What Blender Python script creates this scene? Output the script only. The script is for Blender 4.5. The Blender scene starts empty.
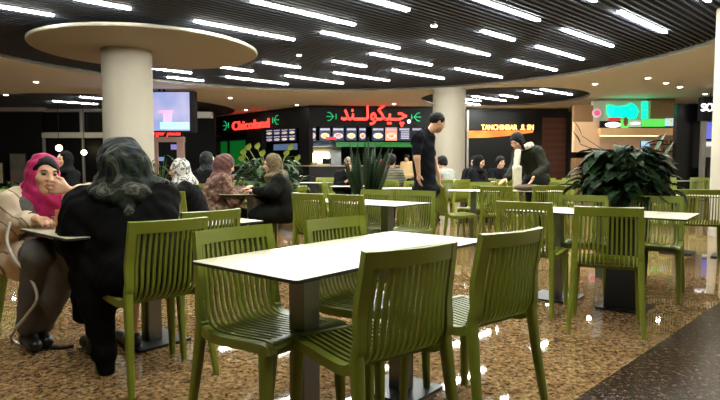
import bpy, bmesh, math, random
import numpy as np
from mathutils import Vector, Matrix, noise as mnoise
random.seed(7)
rng = np.random.default_rng(7)
S = bpy.context.scene
COL = S.collection
PI = math.pi

# ------------------------------------------------------------------ camera
FPX, CAMH, HOR = 565.0, 1.11, 165.0
PITCH = math.atan((200 - HOR) / FPX)
def ray(x, y):
    a, c = (x - 360) / FPX, (200 - y) / FPX
    cs, sn = math.cos(PITCH), math.sin(PITCH)
    return Vector((a, cs + c * sn, -sn + c * cs))
def at(x, y, Y):
    """the point of the place seen at photo pixel x, y at distance Y"""
    r = ray(x, y)
    return Vector((0, 0, CAMH)) + r * (Y / r.y)
def atz(x, y, z):
    r = ray(x, y)
    return Vector((0, 0, CAMH)) + r * ((z - CAMH) / r.z)

cd = bpy.data.cameras.new('camera')
cam = bpy.data.objects.new('camera', cd)
COL.objects.link(cam)
cam.location = (0, 0, CAMH)
cam.rotation_euler = (PI / 2 - PITCH, 0, 0)
cd.sensor_width = 36.0
cd.lens = FPX * 36.0 / 720.0
cd.clip_start, cd.clip_end = 0.05, 200
S.camera = cam

# ------------------------------------------------------------------ materials
def srgb(r, g, b):
    def f(v):
        v /= 255.0
        return v / 12.92 if v <= 0.04045 else ((v + 0.055) / 1.055) ** 2.4
    return (f(r), f(g), f(b), 1.0)

def mat(name, c, rough=0.5, metal=0.0, var=0.0, vscale=6.0, bump=0.0, bscale=60.0, emit=None, estr=0.0, spec=0.5, coat=0.0):
    m = bpy.data.materials.new(name)
    m.use_nodes = True
    nt = m.node_tree
    b = nt.nodes['Principled BSDF']
    b.inputs['Base Color'].default_value = c
    b.inputs['Roughness'].default_value = rough
    b.inputs['Metallic'].default_value = metal
    b.inputs['Specular IOR Level'].default_value = spec
    b.inputs['Coat Weight'].default_value = coat
    tc = None
    if var > 0 or bump > 0:
        tc = nt.nodes.new('ShaderNodeTexCoord')
    if var > 0:
        n = nt.nodes.new('ShaderNodeTexNoise')
        n.inputs['Scale'].default_value = vscale
        n.inputs['Detail'].default_value = 4
        nt.links.new(tc.outputs['Object'], n.inputs['Vector'])
        r = nt.nodes.new('ShaderNodeValToRGB')
        r.color_ramp.elements[0].position = 0.3
        r.color_ramp.elements[1].position = 0.7
        r.color_ramp.elements[0].color = [max(0, v * (1 - var)) for v in c[:3]] + [1]
        r.color_ramp.elements[1].color = [min(1, v * (1 + var)) for v in c[:3]] + [1]
        nt.links.new(n.outputs['Fac'], r.inputs['Fac'])
        nt.links.new(r.outputs['Color'], b.inputs['Base Color'])
    if bump > 0:
        n2 = nt.nodes.new('ShaderNodeTexNoise')
        n2.inputs['Scale'].default_value = bscale
        n2.inputs['Detail'].default_value = 3
        nt.links.new(tc.outputs['Object'], n2.inputs['Vector'])
        bp = nt.nodes.new('ShaderNodeBump')
        bp.inputs['Strength'].default_value = bump
        bp.inputs['Distance'].default_value = 0.01
        nt.links.new(n2.outputs['Fac'], bp.inputs['Height'])
        nt.links.new(bp.outputs['Normal'], b.inputs['Normal'])
    if emit is not None:
        b.inputs['Emission Color'].default_value = emit
        b.inputs['Emission Strength'].default_value = estr
    return m

def ramp_mat(name, stops, kind='noise', scale=8.0, detail=4.0, rough=0.6, spec=0.4, bump=0.0, const=False, dist=0.0):
    """a material whose colour follows a noise, voronoi or wave pattern"""
    m = bpy.data.materials.new(name)
    m.use_nodes = True
    nt = m.node_tree
    b = nt.nodes['Principled BSDF']
    b.inputs['Roughness'].default_value = rough
    b.inputs['Specular IOR Level'].default_value = spec
    tc = nt.nodes.new('ShaderNodeTexCoord')
    src = tc.outputs['Object']
    if kind == 'noise':
        n = nt.nodes.new('ShaderNodeTexNoise')
        n.inputs['Detail'].default_value = detail
        n.inputs['Distortion'].default_value = dist
        out = n.outputs['Fac']
    elif kind == 'voronoi':
        n = nt.nodes.new('ShaderNodeTexVoronoi')
        out = n.outputs['Color']
    else:
        n = nt.nodes.new('ShaderNodeTexWave')
        n.bands_direction = kind
        n.inputs['Distortion'].default_value = dist
        n.inputs['Detail'].default_value = detail
        out = n.outputs['Fac']
    n.inputs['Scale'].default_value = scale
    nt.links.new(src, n.inputs['Vector'])
    r = nt.nodes.new('ShaderNodeValToRGB')
    if const:
        r.color_ramp.interpolation = 'CONSTANT'
    while len(r.color_ramp.elements) < len(stops):
        r.color_ramp.elements.new(0.5)
    for e, (p, c) in zip(r.color_ramp.elements, stops):
        e.position = p
        e.color = c
    nt.links.new(out, r.inputs['Fac'])
    nt.links.new(r.outputs['Color'], b.inputs['Base Color'])
    if bump:
        bp = nt.nodes.new('ShaderNodeBump')
        bp.inputs['Strength'].default_value = bump
        bp.inputs['Distance'].default_value = 0.01
        nt.links.new(out, bp.inputs['Height'])
        nt.links.new(bp.outputs['Normal'], b.inputs['Normal'])
    return m

def emat(name, c, s):
    m = bpy.data.materials.new(name)
    m.use_nodes = True
    b = m.node_tree.nodes['Principled BSDF']
    b.inputs['Base Color'].default_value = c
    b.inputs['Roughness'].default_value = 0.4
    b.inputs['Emission Color'].default_value = c
    b.inputs['Emission Strength'].default_value = s
    return m

M = {}

# ------------------------------------------------------------------ objects
def tag(o, label=None, cat=None, group=None, kind=None):
    if label: o['label'] = label
    if cat: o['category'] = cat
    if group: o['group'] = group
    if kind: o['kind'] = kind
    return o

def thing(name, label, cat, loc=(0, 0, 0), rz=0.0, group=None):
    o = bpy.data.objects.new(name, None)
    o.empty_display_size = 0.1
    COL.objects.link(o)
    o.location = loc
    o.rotation_euler = (0, 0, rz)
    return tag(o, label, cat, group)

def copy_tree(o, parent=None):
    c = o.copy()
    COL.objects.link(c)
    if parent is not None:
        c.parent = parent
    for ch in list(o.children):
        copy_tree(ch, c)
    return c

class MB:
    """collects shapes in one bmesh, linked as one object"""
    def __init__(self):
        self.bm = bmesh.new()
        self.mi = 0
    def face(self, vs):
        f = self.bm.faces.new(vs)
        f.material_index = self.mi
        return f
    def quad(self, pts):
        return self.face([self.bm.verts.new(p) for p in pts])
    def box(self, c, s, rz=0.0, R=None, taper=1.0):
        c = Vector(c)
        hx, hy, hz = s[0] / 2, s[1] / 2, s[2] / 2
        R = R if R is not None else Matrix.Rotation(rz, 3, 'Z')
        v = []
        for z in (-1, 1):
            t = taper if z > 0 else 1.0
            for x, y in ((-1, -1), (1, -1), (1, 1), (-1, 1)):
                v.append(self.bm.verts.new(c + R @ Vector((x * hx * t, y * hy * t, z * hz))))
        for q in ((3, 2, 1, 0), (4, 5, 6, 7), (0, 1, 5, 4), (1, 2, 6, 5), (2, 3, 7, 6), (3, 0, 4, 7)):
            self.face([v[i] for i in q])
        return self
    def rings(self, rings, cap=True, closed=True):
        rv = [[self.bm.verts.new(p) for p in r] for r in rings]
        n = len(rv[0])
        for a, b in zip(rv[:-1], rv[1:]):
            for i in range(n if closed else n - 1):
                j = (i + 1) % n
                self.face([a[i], a[j], b[j], b[i]])
        if cap:
            self.face(list(reversed(rv[0])))
            self.face(rv[-1])
        return self
    def tube(self, pts, r, n=10, cap=True):
        pts = [Vector(p) for p in pts]
        rs = r if isinstance(r, (list, tuple)) else [r] * len(pts)
        out = []
        up = Vector((0, 0, 1))
        for i, p in enumerate(pts):
            d = (pts[min(i + 1, len(pts) - 1)] - pts[max(i - 1, 0)]).normalized()
            ref = up if abs(d.z) < 0.9 else Vector((1, 0, 0))
            a = d.cross(ref).normalized()
            b = a.cross(d).normalized()
            out.append([p + (a * math.cos(t) - b * math.sin(t)) * rs[i] for t in [2 * PI * k / n for k in range(n)]])
        return self.rings(out, cap)
    def lathe(self, prof, n=32, c=(0, 0, 0), cap=True):
        """prof: radius, z pairs from the bottom up"""
        c = Vector(c)
        return self.rings([[c + Vector((r * math.cos(2 * PI * k / n), r * math.sin(2 * PI * k / n), z)) for k in range(n)] for r, z in prof], cap)
    def ball(self, c, r, n=10, m=7, R=None):
        c = Vector(c)
        r = Vector(r) if not isinstance(r, (int, float)) else Vector((r, r, r))
        rg = []
        for j in range(1, m):
            th = PI * j / m
            rg.append([c + ((R @ Vector((r.x * math.sin(th) * math.cos(2 * PI * k / n), r.y * math.sin(th) * math.sin(2 * PI * k / n), -r.z * math.cos(th)))) if R else Vector((r.x * math.sin(th) * math.cos(2 * PI * k / n), r.y * math.sin(th) * math.sin(2 * PI * k / n), -r.z * math.cos(th)))) for k in range(n)])
        return self.rings(rg, True)
    def bevel(self, w=0.004, seg=2, ang=0.6):
        es = [e for e in self.bm.edges if len(e.link_faces) == 2 and e.calc_face_angle(0) > ang]
        bmesh.ops.bevel(self.bm, geom=es, offset=w, segments=seg, profile=0.6, affect='EDGES', clamp_overlap=True)
        return self
    def build(self, name, mats, parent=None, smooth=False, loc=None, rz=0.0, ang=None):
        bmesh.ops.recalc_face_normals(self.bm, faces=self.bm.faces[:])
        me = bpy.data.meshes.new(name)
        if smooth:
            for f in self.bm.faces: f.smooth = True
            lim = ang if ang else 0.7
            for e in self.bm.edges:
                if len(e.link_faces) == 2 and e.calc_face_angle(0) > lim: e.smooth = False
        self.bm.to_mesh(me)
        self.bm.free()
        for m in (mats if isinstance(mats, (list, tuple)) else [mats]):
            me.materials.append(m)
        o = bpy.data.objects.new(name, me)
        COL.objects.link(o)
        if parent is not None: o.parent = parent
        if loc is not None: o.location = loc
        if rz: o.rotation_euler = (0, 0, rz)
        return o

def struct(o):
    o['kind'] = 'structure'
    return o

def text_mesh(name, s, size, depth, m, parent, loc, R, bold=0.0, shear=0.0, width=None, align='CENTER', sx=1.0):
    """lettering as one mesh; R turns local x (reading), y (up) into the place"""
    c = bpy.data.curves.new(name, 'FONT')
    c.body = s
    c.size = size
    c.extrude = depth / 2
    c.offset = bold
    c.shear = shear
    c.align_x = align
    c.align_y = 'CENTER'
    o = bpy.data.objects.new(name, c)
    COL.objects.link(o)
    bpy.context.view_layer.update()
    dg = bpy.context.evaluated_depsgraph_get()
    me = bpy.data.meshes.new_from_object(o.evaluated_get(dg))
    COL.objects.unlink(o)
    bpy.data.objects.remove(o)
    bpy.data.curves.remove(c)
    if width:
        xs = [v.co.x for v in me.vertices]
        sx = width / (max(xs) - min(xs))
    me.transform(Matrix.Diagonal((sx, 1, 1, 1)))
    xs = [v.co.x for v in me.vertices]; ys = [v.co.y for v in me.vertices]
    me.transform(Matrix.Translation((-(max(xs) + min(xs)) / 2, -(max(ys) + min(ys)) / 2, 0)))
    me.transform(R.to_4x4())
    me.materials.clear()
    me.materials.append(m)
    o = bpy.data.objects.new(name, me)
    COL.objects.link(o)
    if parent is not None: o.parent = parent
    o.location = loc
    return o

def face_R(dx, dy):
    """reading direction (dx, dy) on a vertical wall, facing the viewer"""
    x = Vector((dx, dy, 0)).normalized()
    y = Vector((0, 0, 1))
    z = x.cross(y)
    return Matrix((x, y, z)).transposed()
EXPOSURE = -0.05
# ------------------------------------------------------------------ smooth solids (bodies and clothes)
class Solid:
    def __init__(self, k=0.03):
        self.ops = []
        self.k = k
        self.disp = None
    def cap(self, a, b, ra, rb=None, k=None):
        self.ops.append(('cap', np.array(a, float), np.array(b, float), ra, ra if rb is None else rb, self.k if k is None else k, 1))
        return self
    def ell(self, c, r, R=None, k=None, sign=1):
        self.ops.append(('ell', np.array(c, float), np.array(r, float), None if R is None else np.array(R, float), None, self.k if k is None else k, sign))
        return self
    def cut(self, p, n):
        """remove what lies on the side n points to"""
        self.ops.append(('cut', np.array(p, float), np.array(n, float) / np.linalg.norm(n), None, None, 0, -1))
        return self
    def mesh(self, res):
        lo = np.full(3, 1e9); hi = -lo
        boxes = []
        for o in self.ops:
            if o[0] == 'cap':
                r = max(o[3], o[4])
                l, h = np.minimum(o[1], o[2]) - r, np.maximum(o[1], o[2]) + r
            elif o[0] == 'ell':
                r = o[2].max() if o[3] is not None else o[2]
                l, h = o[1] - r, o[1] + r
            else:
                l = h = None
            boxes.append((l, h))
            if l is not None and o[6] > 0:
                lo, hi = np.minimum(lo, l), np.maximum(hi, h)
        lo -= res * 3 + 0.02; hi += res * 3 + 0.02
        n = np.ceil((hi - lo) / res).astype(int) + 1
        ax = [lo[i] + np.arange(n[i]) * res for i in range(3)]
        F = np.full(n, 0.25)
        for o, (l, h) in zip(self.ops, boxes):
            if o[0] == 'cut':
                d = (ax[0][:, None, None] - o[1][0]) * o[2][0] + (ax[1][None, :, None] - o[1][1]) * o[2][1] + (ax[2][None, None, :] - o[1][2]) * o[2][2]
                F = np.maximum(F, d)
                continue
            pad = o[5] + res * 3 + 0.01
            i0 = np.maximum(np.floor((l - pad - lo) / res).astype(int), 0)
            i1 = np.minimum(np.ceil((h + pad - lo) / res).astype(int) + 1, n)
            if np.any(i1 <= i0): continue
            sl = tuple(slice(a, b) for a, b in zip(i0, i1))
            X = ax[0][sl[0]][:, None, None]; Y = ax[1][sl[1]][None, :, None]; Z = ax[2][sl[2]][None, None, :]
            if o[0] == 'cap':
                a, b = o[1], o[2]
                ab = b - a
                L = max(float(ab @ ab), 1e-9)
                x, y, z = X - a[0], Y - a[1], Z - a[2]
                t = np.clip((x * ab[0] + y * ab[1] + z * ab[2]) / L, 0, 1)
                d = np.sqrt((x - t * ab[0]) ** 2 + (y - t * ab[1]) ** 2 + (z - t * ab[2]) ** 2) - (o[3] + (o[4] - o[3]) * t)
            else:
                x, y, z = X - o[1][0], Y - o[1][1], Z - o[1][2]
                if o[3] is not None:
                    R = o[3]
                    x, y, z = (R[0, 0] * x + R[0, 1] * y + R[0, 2] * z, R[1, 0] * x + R[1, 1] * y + R[1, 2] * z, R[2, 0] * x + R[2, 1] * y + R[2, 2] * z)
                r = o[2]
                k0 = np.sqrt((x / r[0]) ** 2 + (y / r[1]) ** 2 + (z / r[2]) ** 2)
                k1 = np.sqrt((x / r[0] ** 2) ** 2 + (y / r[1] ** 2) ** 2 + (z / r[2] ** 2) ** 2) + 1e-9
                d = k0 * (k0 - 1) / k1
            G = F[sl]
            k = max(o[5], 1e-4)
            if o[6] > 0:
                hh = np.maximum(k - np.abs(G - d), 0) / k
                F[sl] = np.minimum(G, d) - hh * hh * k / 4
            else:
                d = -d
                hh = np.maximum(k - np.abs(G - d), 0) / k
                F[sl] = np.maximum(G, d) + hh * hh * k / 4
        if self.disp is not None:
            F = F + self.disp(ax[0][:, None, None], ax[1][None, :, None], ax[2][None, None, :])
        # naive surface nets
        ins = F < 0
        cs = np.zeros(tuple(n - 1) + (3,)); cn = np.zeros(tuple(n - 1))
        quads = []
        for a in range(3):
            s0 = [slice(None)] * 3; s1 = [slice(None)] * 3
            s0[a] = slice(0, -1); s1[a] = slice(1, None)
            A, B = ins[tuple(s0)], ins[tuple(s1)]
            I = np.argwhere(A != B)
            if not len(I): continue
            b_, c_ = (a + 1) % 3, (a + 2) % 3
            ok = (I[:, b_] > 0) & (I[:, c_] > 0) & (I[:, b_] < n[b_] - 1) & (I[:, c_] < n[c_] - 1)
            I = I[ok]
            J = I.copy(); J[:, a] += 1
            fa = F[I[:, 0], I[:, 1], I[:, 2]]; fb = F[J[:, 0], J[:, 1], J[:, 2]]
            P = I.astype(float)
            P[:, a] += fa / (fa - fb)
            cells = []
            for db, dc in ((-1, -1), (0, -1), (0, 0), (-1, 0)):
                C = I.copy(); C[:, b_] += db; C[:, c_] += dc
                cs[C[:, 0], C[:, 1], C[:, 2]] += P
                cn[C[:, 0], C[:, 1], C[:, 2]] += 1
                cells.append(C)
            flip = ins[I[:, 0], I[:, 1], I[:, 2]]
            quads.append((cells, flip))
        used = cn > 0
        idx = np.full(cn.shape, -1, int)
        idx[used] = np.arange(used.sum())
        V = lo + (cs[used] / cn[used][:, None]) * res
        Q = []
        for cells, flip in quads:
            q = np.stack([idx[C[:, 0], C[:, 1], C[:, 2]] for C in cells], 1)
            q[~flip] = q[~flip][:, ::-1]
            Q.append(q)
        Q = np.concatenate(Q)
        return V, Q
    def build(self, name, m, parent=None, res=0.01, loc=None, rz=0.0):
        V, Q = self.mesh(res)
        me = bpy.data.meshes.new(name)
        me.vertices.add(len(V)); me.vertices.foreach_set('co', V.astype(np.float32).ravel())
        me.loops.add(Q.size); me.loops.foreach_set('vertex_index', Q.astype(np.int32).ravel())
        me.polygons.add(len(Q))
        me.polygons.foreach_set('loop_start', np.arange(0, Q.size, 4, dtype=np.int32))
        me.polygons.foreach_set('use_smooth', np.ones(len(Q), bool))
        me.update(calc_edges=True)
        me.validate()
        me.materials.append(m)
        o = bpy.data.objects.new(name, me)
        COL.objects.link(o)
        if parent is not None: o.parent = parent
        if loc is not None: o.location = loc
        if rz: o.rotation_euler = (0, 0, rz)
        return o

def folds(amp, fx, fy, fz, ph=0.0):
    """soft cloth folds"""
    def f(X, Y, Z):
        w = np.sin(fx * X + 0.6 * fz * Z + ph + 1.7 * np.sin(fy * Y + 2.1 * X)) * np.cos(fz * Z + 0.7 * fy * Y + 1.3 * np.sin(fx * X * 0.6 + ph))
        w2 = np.sin(2.3 * fy * Y - 1.7 * fx * X + 2.9 * fz * Z * 0.5 + ph * 2)
        return amp * (0.75 * w + 0.35 * w2)
    return f

def nv(v):
    return Vector(v).normalized()

def head_frame(fwd, tilt=0.0):
    f = nv(fwd)
    r = f.cross(Vector((0, 0, 1))).normalized()
    u = r.cross(f).normalized()
    if tilt:
        q = Matrix.Rotation(tilt, 3, f)
        r, u = q @ r, q @ u
    return r, f, u

def sit_joints(lean=0.12, lw=None, rw=None, seat=0.46, hfwd=(0, 1, -0.15), spread=0.1, knee=0.43, le=None, re=None, scale=1.0):
    """seated pose facing +Y, floor at z = 0, hips over the origin"""
    j = {}
    j['hip'] = Vector((0, 0, seat + 0.09))
    up = Vector((0, math.sin(lean), math.cos(lean)))
    j['waist'] = j['hip'] + up * 0.18
    j['chest'] = j['hip'] + up * 0.31
    j['neck'] = j['hip'] + up * 0.47
    j['head'] = j['neck'] + nv((0, math.sin(lean * 1.4), math.cos(lean))) * 0.165
    j['hfwd'] = hfwd
    for s, k in ((-1, 'L'), (1, 'R')):
        j['sh' + k] = j['neck'] + Vector((s * 0.165, -0.01, -0.05))
        j['hp' + k] = j['hip'] + Vector((s * 0.085, 0.02, -0.01))
        j['kn' + k] = Vector((s * spread, knee, seat + 0.05))
        j['an' + k] = Vector((s * spread, knee - 0.02, 0.09))
        j['to' + k] = Vector((s * (spread + 0.02), knee + 0.14, 0.035))
    j['elL'] = Vector(le) if le else j['shL'] + Vector((-0.07, 0.12, -0.24))
    j['elR'] = Vector(re) if re else j['shR'] + Vector((0.07, 0.12, -0.24))
    j['wrL'] = Vector(lw) if lw else Vector((-0.1, 0.42, 0.8))
    j['wrR'] = Vector(rw) if rw else Vector((0.1, 0.42, 0.8))
    return j

def stand_joints(h=1.75, hfwd=(0, 1, -0.3), bend=0.0):
    q = h / 1.75
    j = {}
    up = Vector((0, math.sin(bend), math.cos(bend)))
    j['hip'] = Vector((0, 0, 0.93 * q))
    j['waist'] = j['hip'] + up * 0.18 * q
    j['chest'] = j['hip'] + up * 0.36 * q
    j['neck'] = j['hip'] + up * 0.56 * q
    j['head'] = j['neck'] + nv((0, math.sin(bend) + 0.25, math.cos(bend))) * 0.165 * q
    j['hfwd'] = hfwd
    for s, k in ((-1, 'L'), (1, 'R')):
        j['sh' + k] = j['neck'] + Vector((s * 0.19 * q, -0.01, -0.06 * q))
        j['hp' + k] = j['hip'] + Vector((s * 0.09 * q, 0, -0.02))
        j['kn' + k] = Vector((s * 0.1 * q, 0.02, 0.5 * q))
        j['an' + k] = Vector((s * 0.11 * q, -0.03, 0.09))
        j['to' + k] = Vector((s * 0.13 * q, 0.14, 0.035))
        j['el' + k] = j['sh' + k] + Vector((s * 0.06, -0.02, -0.29 * q))
        j['wr' + k] = j['el' + k] + Vector((s * 0.0, 0.08, -0.24 * q))
    return j

def add_hand(B, w, d, n, side, curl=0.5, q=1.0):
    """palm, four unequal bent fingers, thumb; d to the fingertips, n out of the palm"""
    d, n = nv(d), Vector(n)
    n = (n - d * n.dot(d)).normalized()
    s = d.cross(n).normalized() * side
    w = Vector(w)
    for t in (-0.022, 0.0, 0.022):
        B.cap(w + d * 0.012 + s * t * 0.5, w + d * 0.078 * q + s * t * 1.25, 0.016, 0.014, k=0.012)
    for i, (off, ln) in enumerate(((0.033, 0.9), (0.011, 1.0), (-0.011, 0.95), (-0.032, 0.76))):
        p = w + d * (0.085 if i in (1, 2) else 0.078) * q + s * off
        a = curl * (0.7 + 0.12 * i)
        dd, nn = d.copy(), n.copy()
        for L in (0.042, 0.028, 0.022):
            dd, nn = dd * math.cos(a) + nn * math.sin(a), nn * math.cos(a) - dd * math.sin(a)
            e = p + dd * L * ln * q
            B.cap(p, e, 0.0095, 0.0082, k=0.006)
            p = e
            a = curl * 0.8
    t0 = w + d * 0.025 + s * 0.026
    t1 = t0 + (d * 0.55 + s * 0.65 + n * 0.35).normalized() * 0.042
    t2 = t1 + (d * 0.85 + s * 0.2 + n * 0.45).normalized() * 0.034
    B.cap(t0, t1, 0.014, 0.0115, k=0.01)
    B.cap(t1, t2, 0.0115, 0.009, k=0.006)

def body_solid(j, q=1.0, male=False, face=True, hands=True):
    B = Solid(0.03)
    lm = 1.0 if male else 0.86
    r, f, u = head_frame(j['hfwd'], j.get('tilt', 0))
    c = Vector(j['head'])
    R = [r, f, u]
    B.ell(c + u * 0.028 - f * 0.008, (0.075, 0.094, 0.09), R)
    B.ell(c - u * 0.035 + f * 0.022, (0.058, 0.068, 0.082), R)
    B.ell(c - u * 0.095 + f * 0.055, (0.03, 0.026, 0.024), R, k=0.03)
    if face:
        B.cap(c - r * 0.03 + u * 0.03 + f * 0.082, c + r * 0.03 + u * 0.03 + f * 0.082, 0.012, k=0.02)
        B.ell(c + r * 0.031 + u * 0.008 + f * 0.096, (0.016, 0.014, 0.011), R, k=0.012, sign=-1)
        B.ell(c - r * 0.031 + u * 0.008 + f * 0.096, (0.016, 0.014, 0.011), R, k=0.012, sign=-1)
        B.cap(c + u * 0.02 + f * 0.09, c - u * 0.024 + f * 0.108, 0.009, 0.0135, k=0.012)
        B.cap(c - u * 0.024 + f * 0.1 - r * 0.012, c - u * 0.024 + f * 0.1 + r * 0.012, 0.009, k=0.01)
        for s in (-1, 1):
            B.ell(c + r * s * 0.042 - u * 0.02 + f * 0.06, (0.026, 0.025, 0.024), R, k=0.02)
            B.ell(c + r * s * 0.077 - u * 0.003 - f * 0.008, (0.009, 0.02, 0.032), R, k=0.01)
        B.cap(c - u * 0.057 + f * 0.088 - r * 0.016, c - u * 0.057 + f * 0.088 + r * 0.016, 0.008, k=0.008)
    nk = Vector(j['neck'])
    B.cap(nk - Vector((0, 0, 0.03)), c - u * 0.05 - f * 0.015, 0.052 if male else 0.045, 0.05 if male else 0.043)
    sw = 0.062 if male else 0.05
    B.cap(j['shL'], j['shR'], sw, sw, k=0.05)
    sx = (Vector(j['shR']) - Vector(j['shL'])).normalized()
    tup = (nk - Vector(j['hip'])).normalized()
    ty = tup.cross(sx).normalized()
    RT = [sx, ty, tup]
    B.ell(Vector(j['chest']), (0.155 * q, 0.105, 0.19), RT, k=0.05)
    B.ell(Vector(j['waist']), (0.13 * q, 0.095, 0.16), RT, k=0.05)
    B.ell(Vector(j['hip']), (0.16 * q, 0.115, 0.12), RT, k=0.05)
    for s, k in ((-1, 'L'), (1, 'R')):
        B.cap(j['sh' + k], j['el' + k], 0.047 * lm, 0.038 * lm)
        B.cap(j['el' + k], j['wr' + k], 0.038 * lm, 0.026 * lm)
        if hands:
            d = j.get('hd' + k, Vector(j['wr' + k]) - Vector(j['el' + k]))
            n = j.get('hn' + k, (0, 0, -1))
            add_hand(B, j['wr' + k], d, n, s, j.get('cu' + k, 0.35), j.get('hq', 1.0))
        B.cap(j['hp' + k], j['kn' + k], 0.082, 0.056)
        B.cap(j['kn' + k], j['an' + k], 0.054, 0.034)
        a = Vector(j['an' + k])
        B.cap(a + Vector((0, 0, -0.03)), j['to' + k], 0.04, 0.03)
    return B, RT, (c, r, f, u)

def cloth_upper(j, RT, off=0.02, sleeve=0.9, q=1.0, hem=0.0, flare=0.0, male=False, amp=0.006, ph=0.0):
    C = Solid(0.04)
    sx, ty, tup = RT
    sw = 0.062 if male else 0.052
    C.cap(j['shL'], j['shR'], sw + off, sw + off, k=0.06)
    nk = Vector(j['neck'])
    C.cap(nk - tup * 0.06, nk - tup * 0.01, 0.085 + off * 0.5, 0.062)
    C.ell(Vector(j['chest']), (0.16 * q + off, 0.108 + off, 0.2), RT, k=0.06)
    C.ell(Vector(j['waist']), (0.14 * q + off + flare * 0.5, 0.105 + off + flare * 0.4, 0.18), RT, k=0.06)
    C.ell(Vector(j['hip']), (0.165 * q + off + flare, 0.12 + off + flare * 0.7, 0.14), RT, k=0.06)
    for k in 'LR':
        e = Vector(j['el' + k]); w = Vector(j['wr' + k]); s = Vector(j['sh' + k])
        C.cap(s, e if sleeve > 0.5 else s + (e - s) * (sleeve * 2), 0.052 + off, 0.043 + off)
        if sleeve > 0.5:
            C.cap(e, e + (w - e) * ((sleeve - 0.5) * 2), 0.043 + off, 0.033 + off * 0.9)
        if hem > 0:
            kn = Vector(j['kn' + k]); h = Vector(j['hp' + k])
            C.cap(h, h + (kn - h) * hem, 0.092 + off + flare, 0.075 + off + flare)
    C.disp = folds(amp, 34, 27, 31, ph)
    return C

def cloth_lower(j, off=0.014, amp=0.005, to=0.93, wide=0.0):
    C = Solid(0.03)
    C.ell(Vector(j['hip']), (0.165 + off, 0.12 + off, 0.12), k=0.05)
    for k in 'LR':
        kn, h, an = Vector(j['kn' + k]), Vector(j['hp' + k]), Vector(j['an' + k])
        C.cap(h, kn, 0.086 + off, 0.06 + off + wide)
        C.cap(kn, kn + (an - kn) * to, 0.06 + off + wide, 0.042 + off + wide)
    C.disp = folds(amp, 30, 30, 26, 1.0)
    return C

def shoes(j, m, root, res=0.012):
    for k in 'LR':
        B = Solid(0.02)
        a, t = Vector(j['an' + k]), Vector(j['to' + k])
        d = (t - a); d.z = 0; d.normalize()
        B.cap(a + Vector((0, 0, -0.045)) - d * 0.04, t + d * 0.03 + Vector((0, 0, 0.005)), 0.046, 0.038)
        B.cap(a + Vector((0, 0, -0.02)), a + Vector((0, 0, -0.05)), 0.044, 0.046)
        B.cut((0, 0, 0.004), (0, 0, -1))
        B.build('shoe', m, root, res)

def hair_cap(H, m, root, off=0.012, low=0.0, res=0.009, back=0.0, name='hair'):
    c, r, f, u = H
    B = Solid(0.02)
    R = [r, f, u]
    B.ell(c + u * 0.034 - f * 0.012, (0.077 + off, 0.096 + off, 0.093 + off), R)
    if back > 0:
        B.ell(c - f * 0.06 - u * 0.02, (0.07, 0.06, 0.08), R)
    B.ell(c + f * 0.085 - u * 0.045, (0.075, 0.085, 0.1), R, k=0.015, sign=-1)
    B.cut(c - u * (0.055 + low) - f * 0.02, -u + f * 0.35)
    B.disp = folds(0.003, 90, 80, 40)
    return B.build(name, m, root, res)

def headscarf(H, j, m, root, size=1.0, drape=0.1, res=0.01, amp=0.006, open_=1.0, chest=0.0, bun=0.0):
    c, r, f, u = H
    R = [r, f, u]
    nk = Vector(j['neck'])
    B = Solid(0.05)
    B.ell(c + u * 0.02 - f * 0.024, (0.095 * size, 0.108 * size, 0.122 * size), R)
    if bun: B.ell(c - f * 0.09 * size + u * 0.0, (0.08 * size, 0.07 * size, 0.085 * size), R)
    B.cap(c - u * 0.06 - f * 0.02, nk + Vector((0, 0, 0.02)), 0.085 * size, 0.085 + drape * 0.3)
    B.ell(nk + Vector((0, 0, 0.0)) + f * 0.02, (0.12 + drape * 0.6, 0.1 + drape * 0.5, 0.055 + drape * 0.2))
    if chest:
        B.ell(nk + f * 0.07 - Vector((0, 0, chest * 0.6)), (0.1 + drape * 0.2, 0.075, chest), k=0.05)
    if open_ > 0:
        B.ell(c + f * 0.115 - u * 0.02, (0.072 * open_, 0.098, 0.09 * open_), R, k=0.018, sign=-1)
    B.disp = folds(amp, 38, 33, 46, 0.4)
    return B.build('headscarf', m, root, res)

def face_parts(H, root, lips=True):
    c, r, f, u = H
    R = Matrix((r, f, u)).transposed()
    for s in (-1, 1):
        MB().ball(c + r * s * 0.031 + u * 0.009 + f * 0.0815, (0.014, 0.009, 0.0075), R=R).build('eye', M['eye'], root, True)
        pts = [c + r * s * x + u * z + f * y for x, z, y in ((0.014, 0.028, 0.093), (0.03, 0.034, 0.091), (0.048, 0.027, 0.08))]
        MB().tube(pts, [0.004, 0.0045, 0.003], 6).build('eyebrow', M['brow'], root, True)
    if lips:
        MB().ball(c - u * 0.0575 + f * 0.0925, (0.021, 0.007, 0.0075), R=R).build('lips', M['lips'], root, True)
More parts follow.
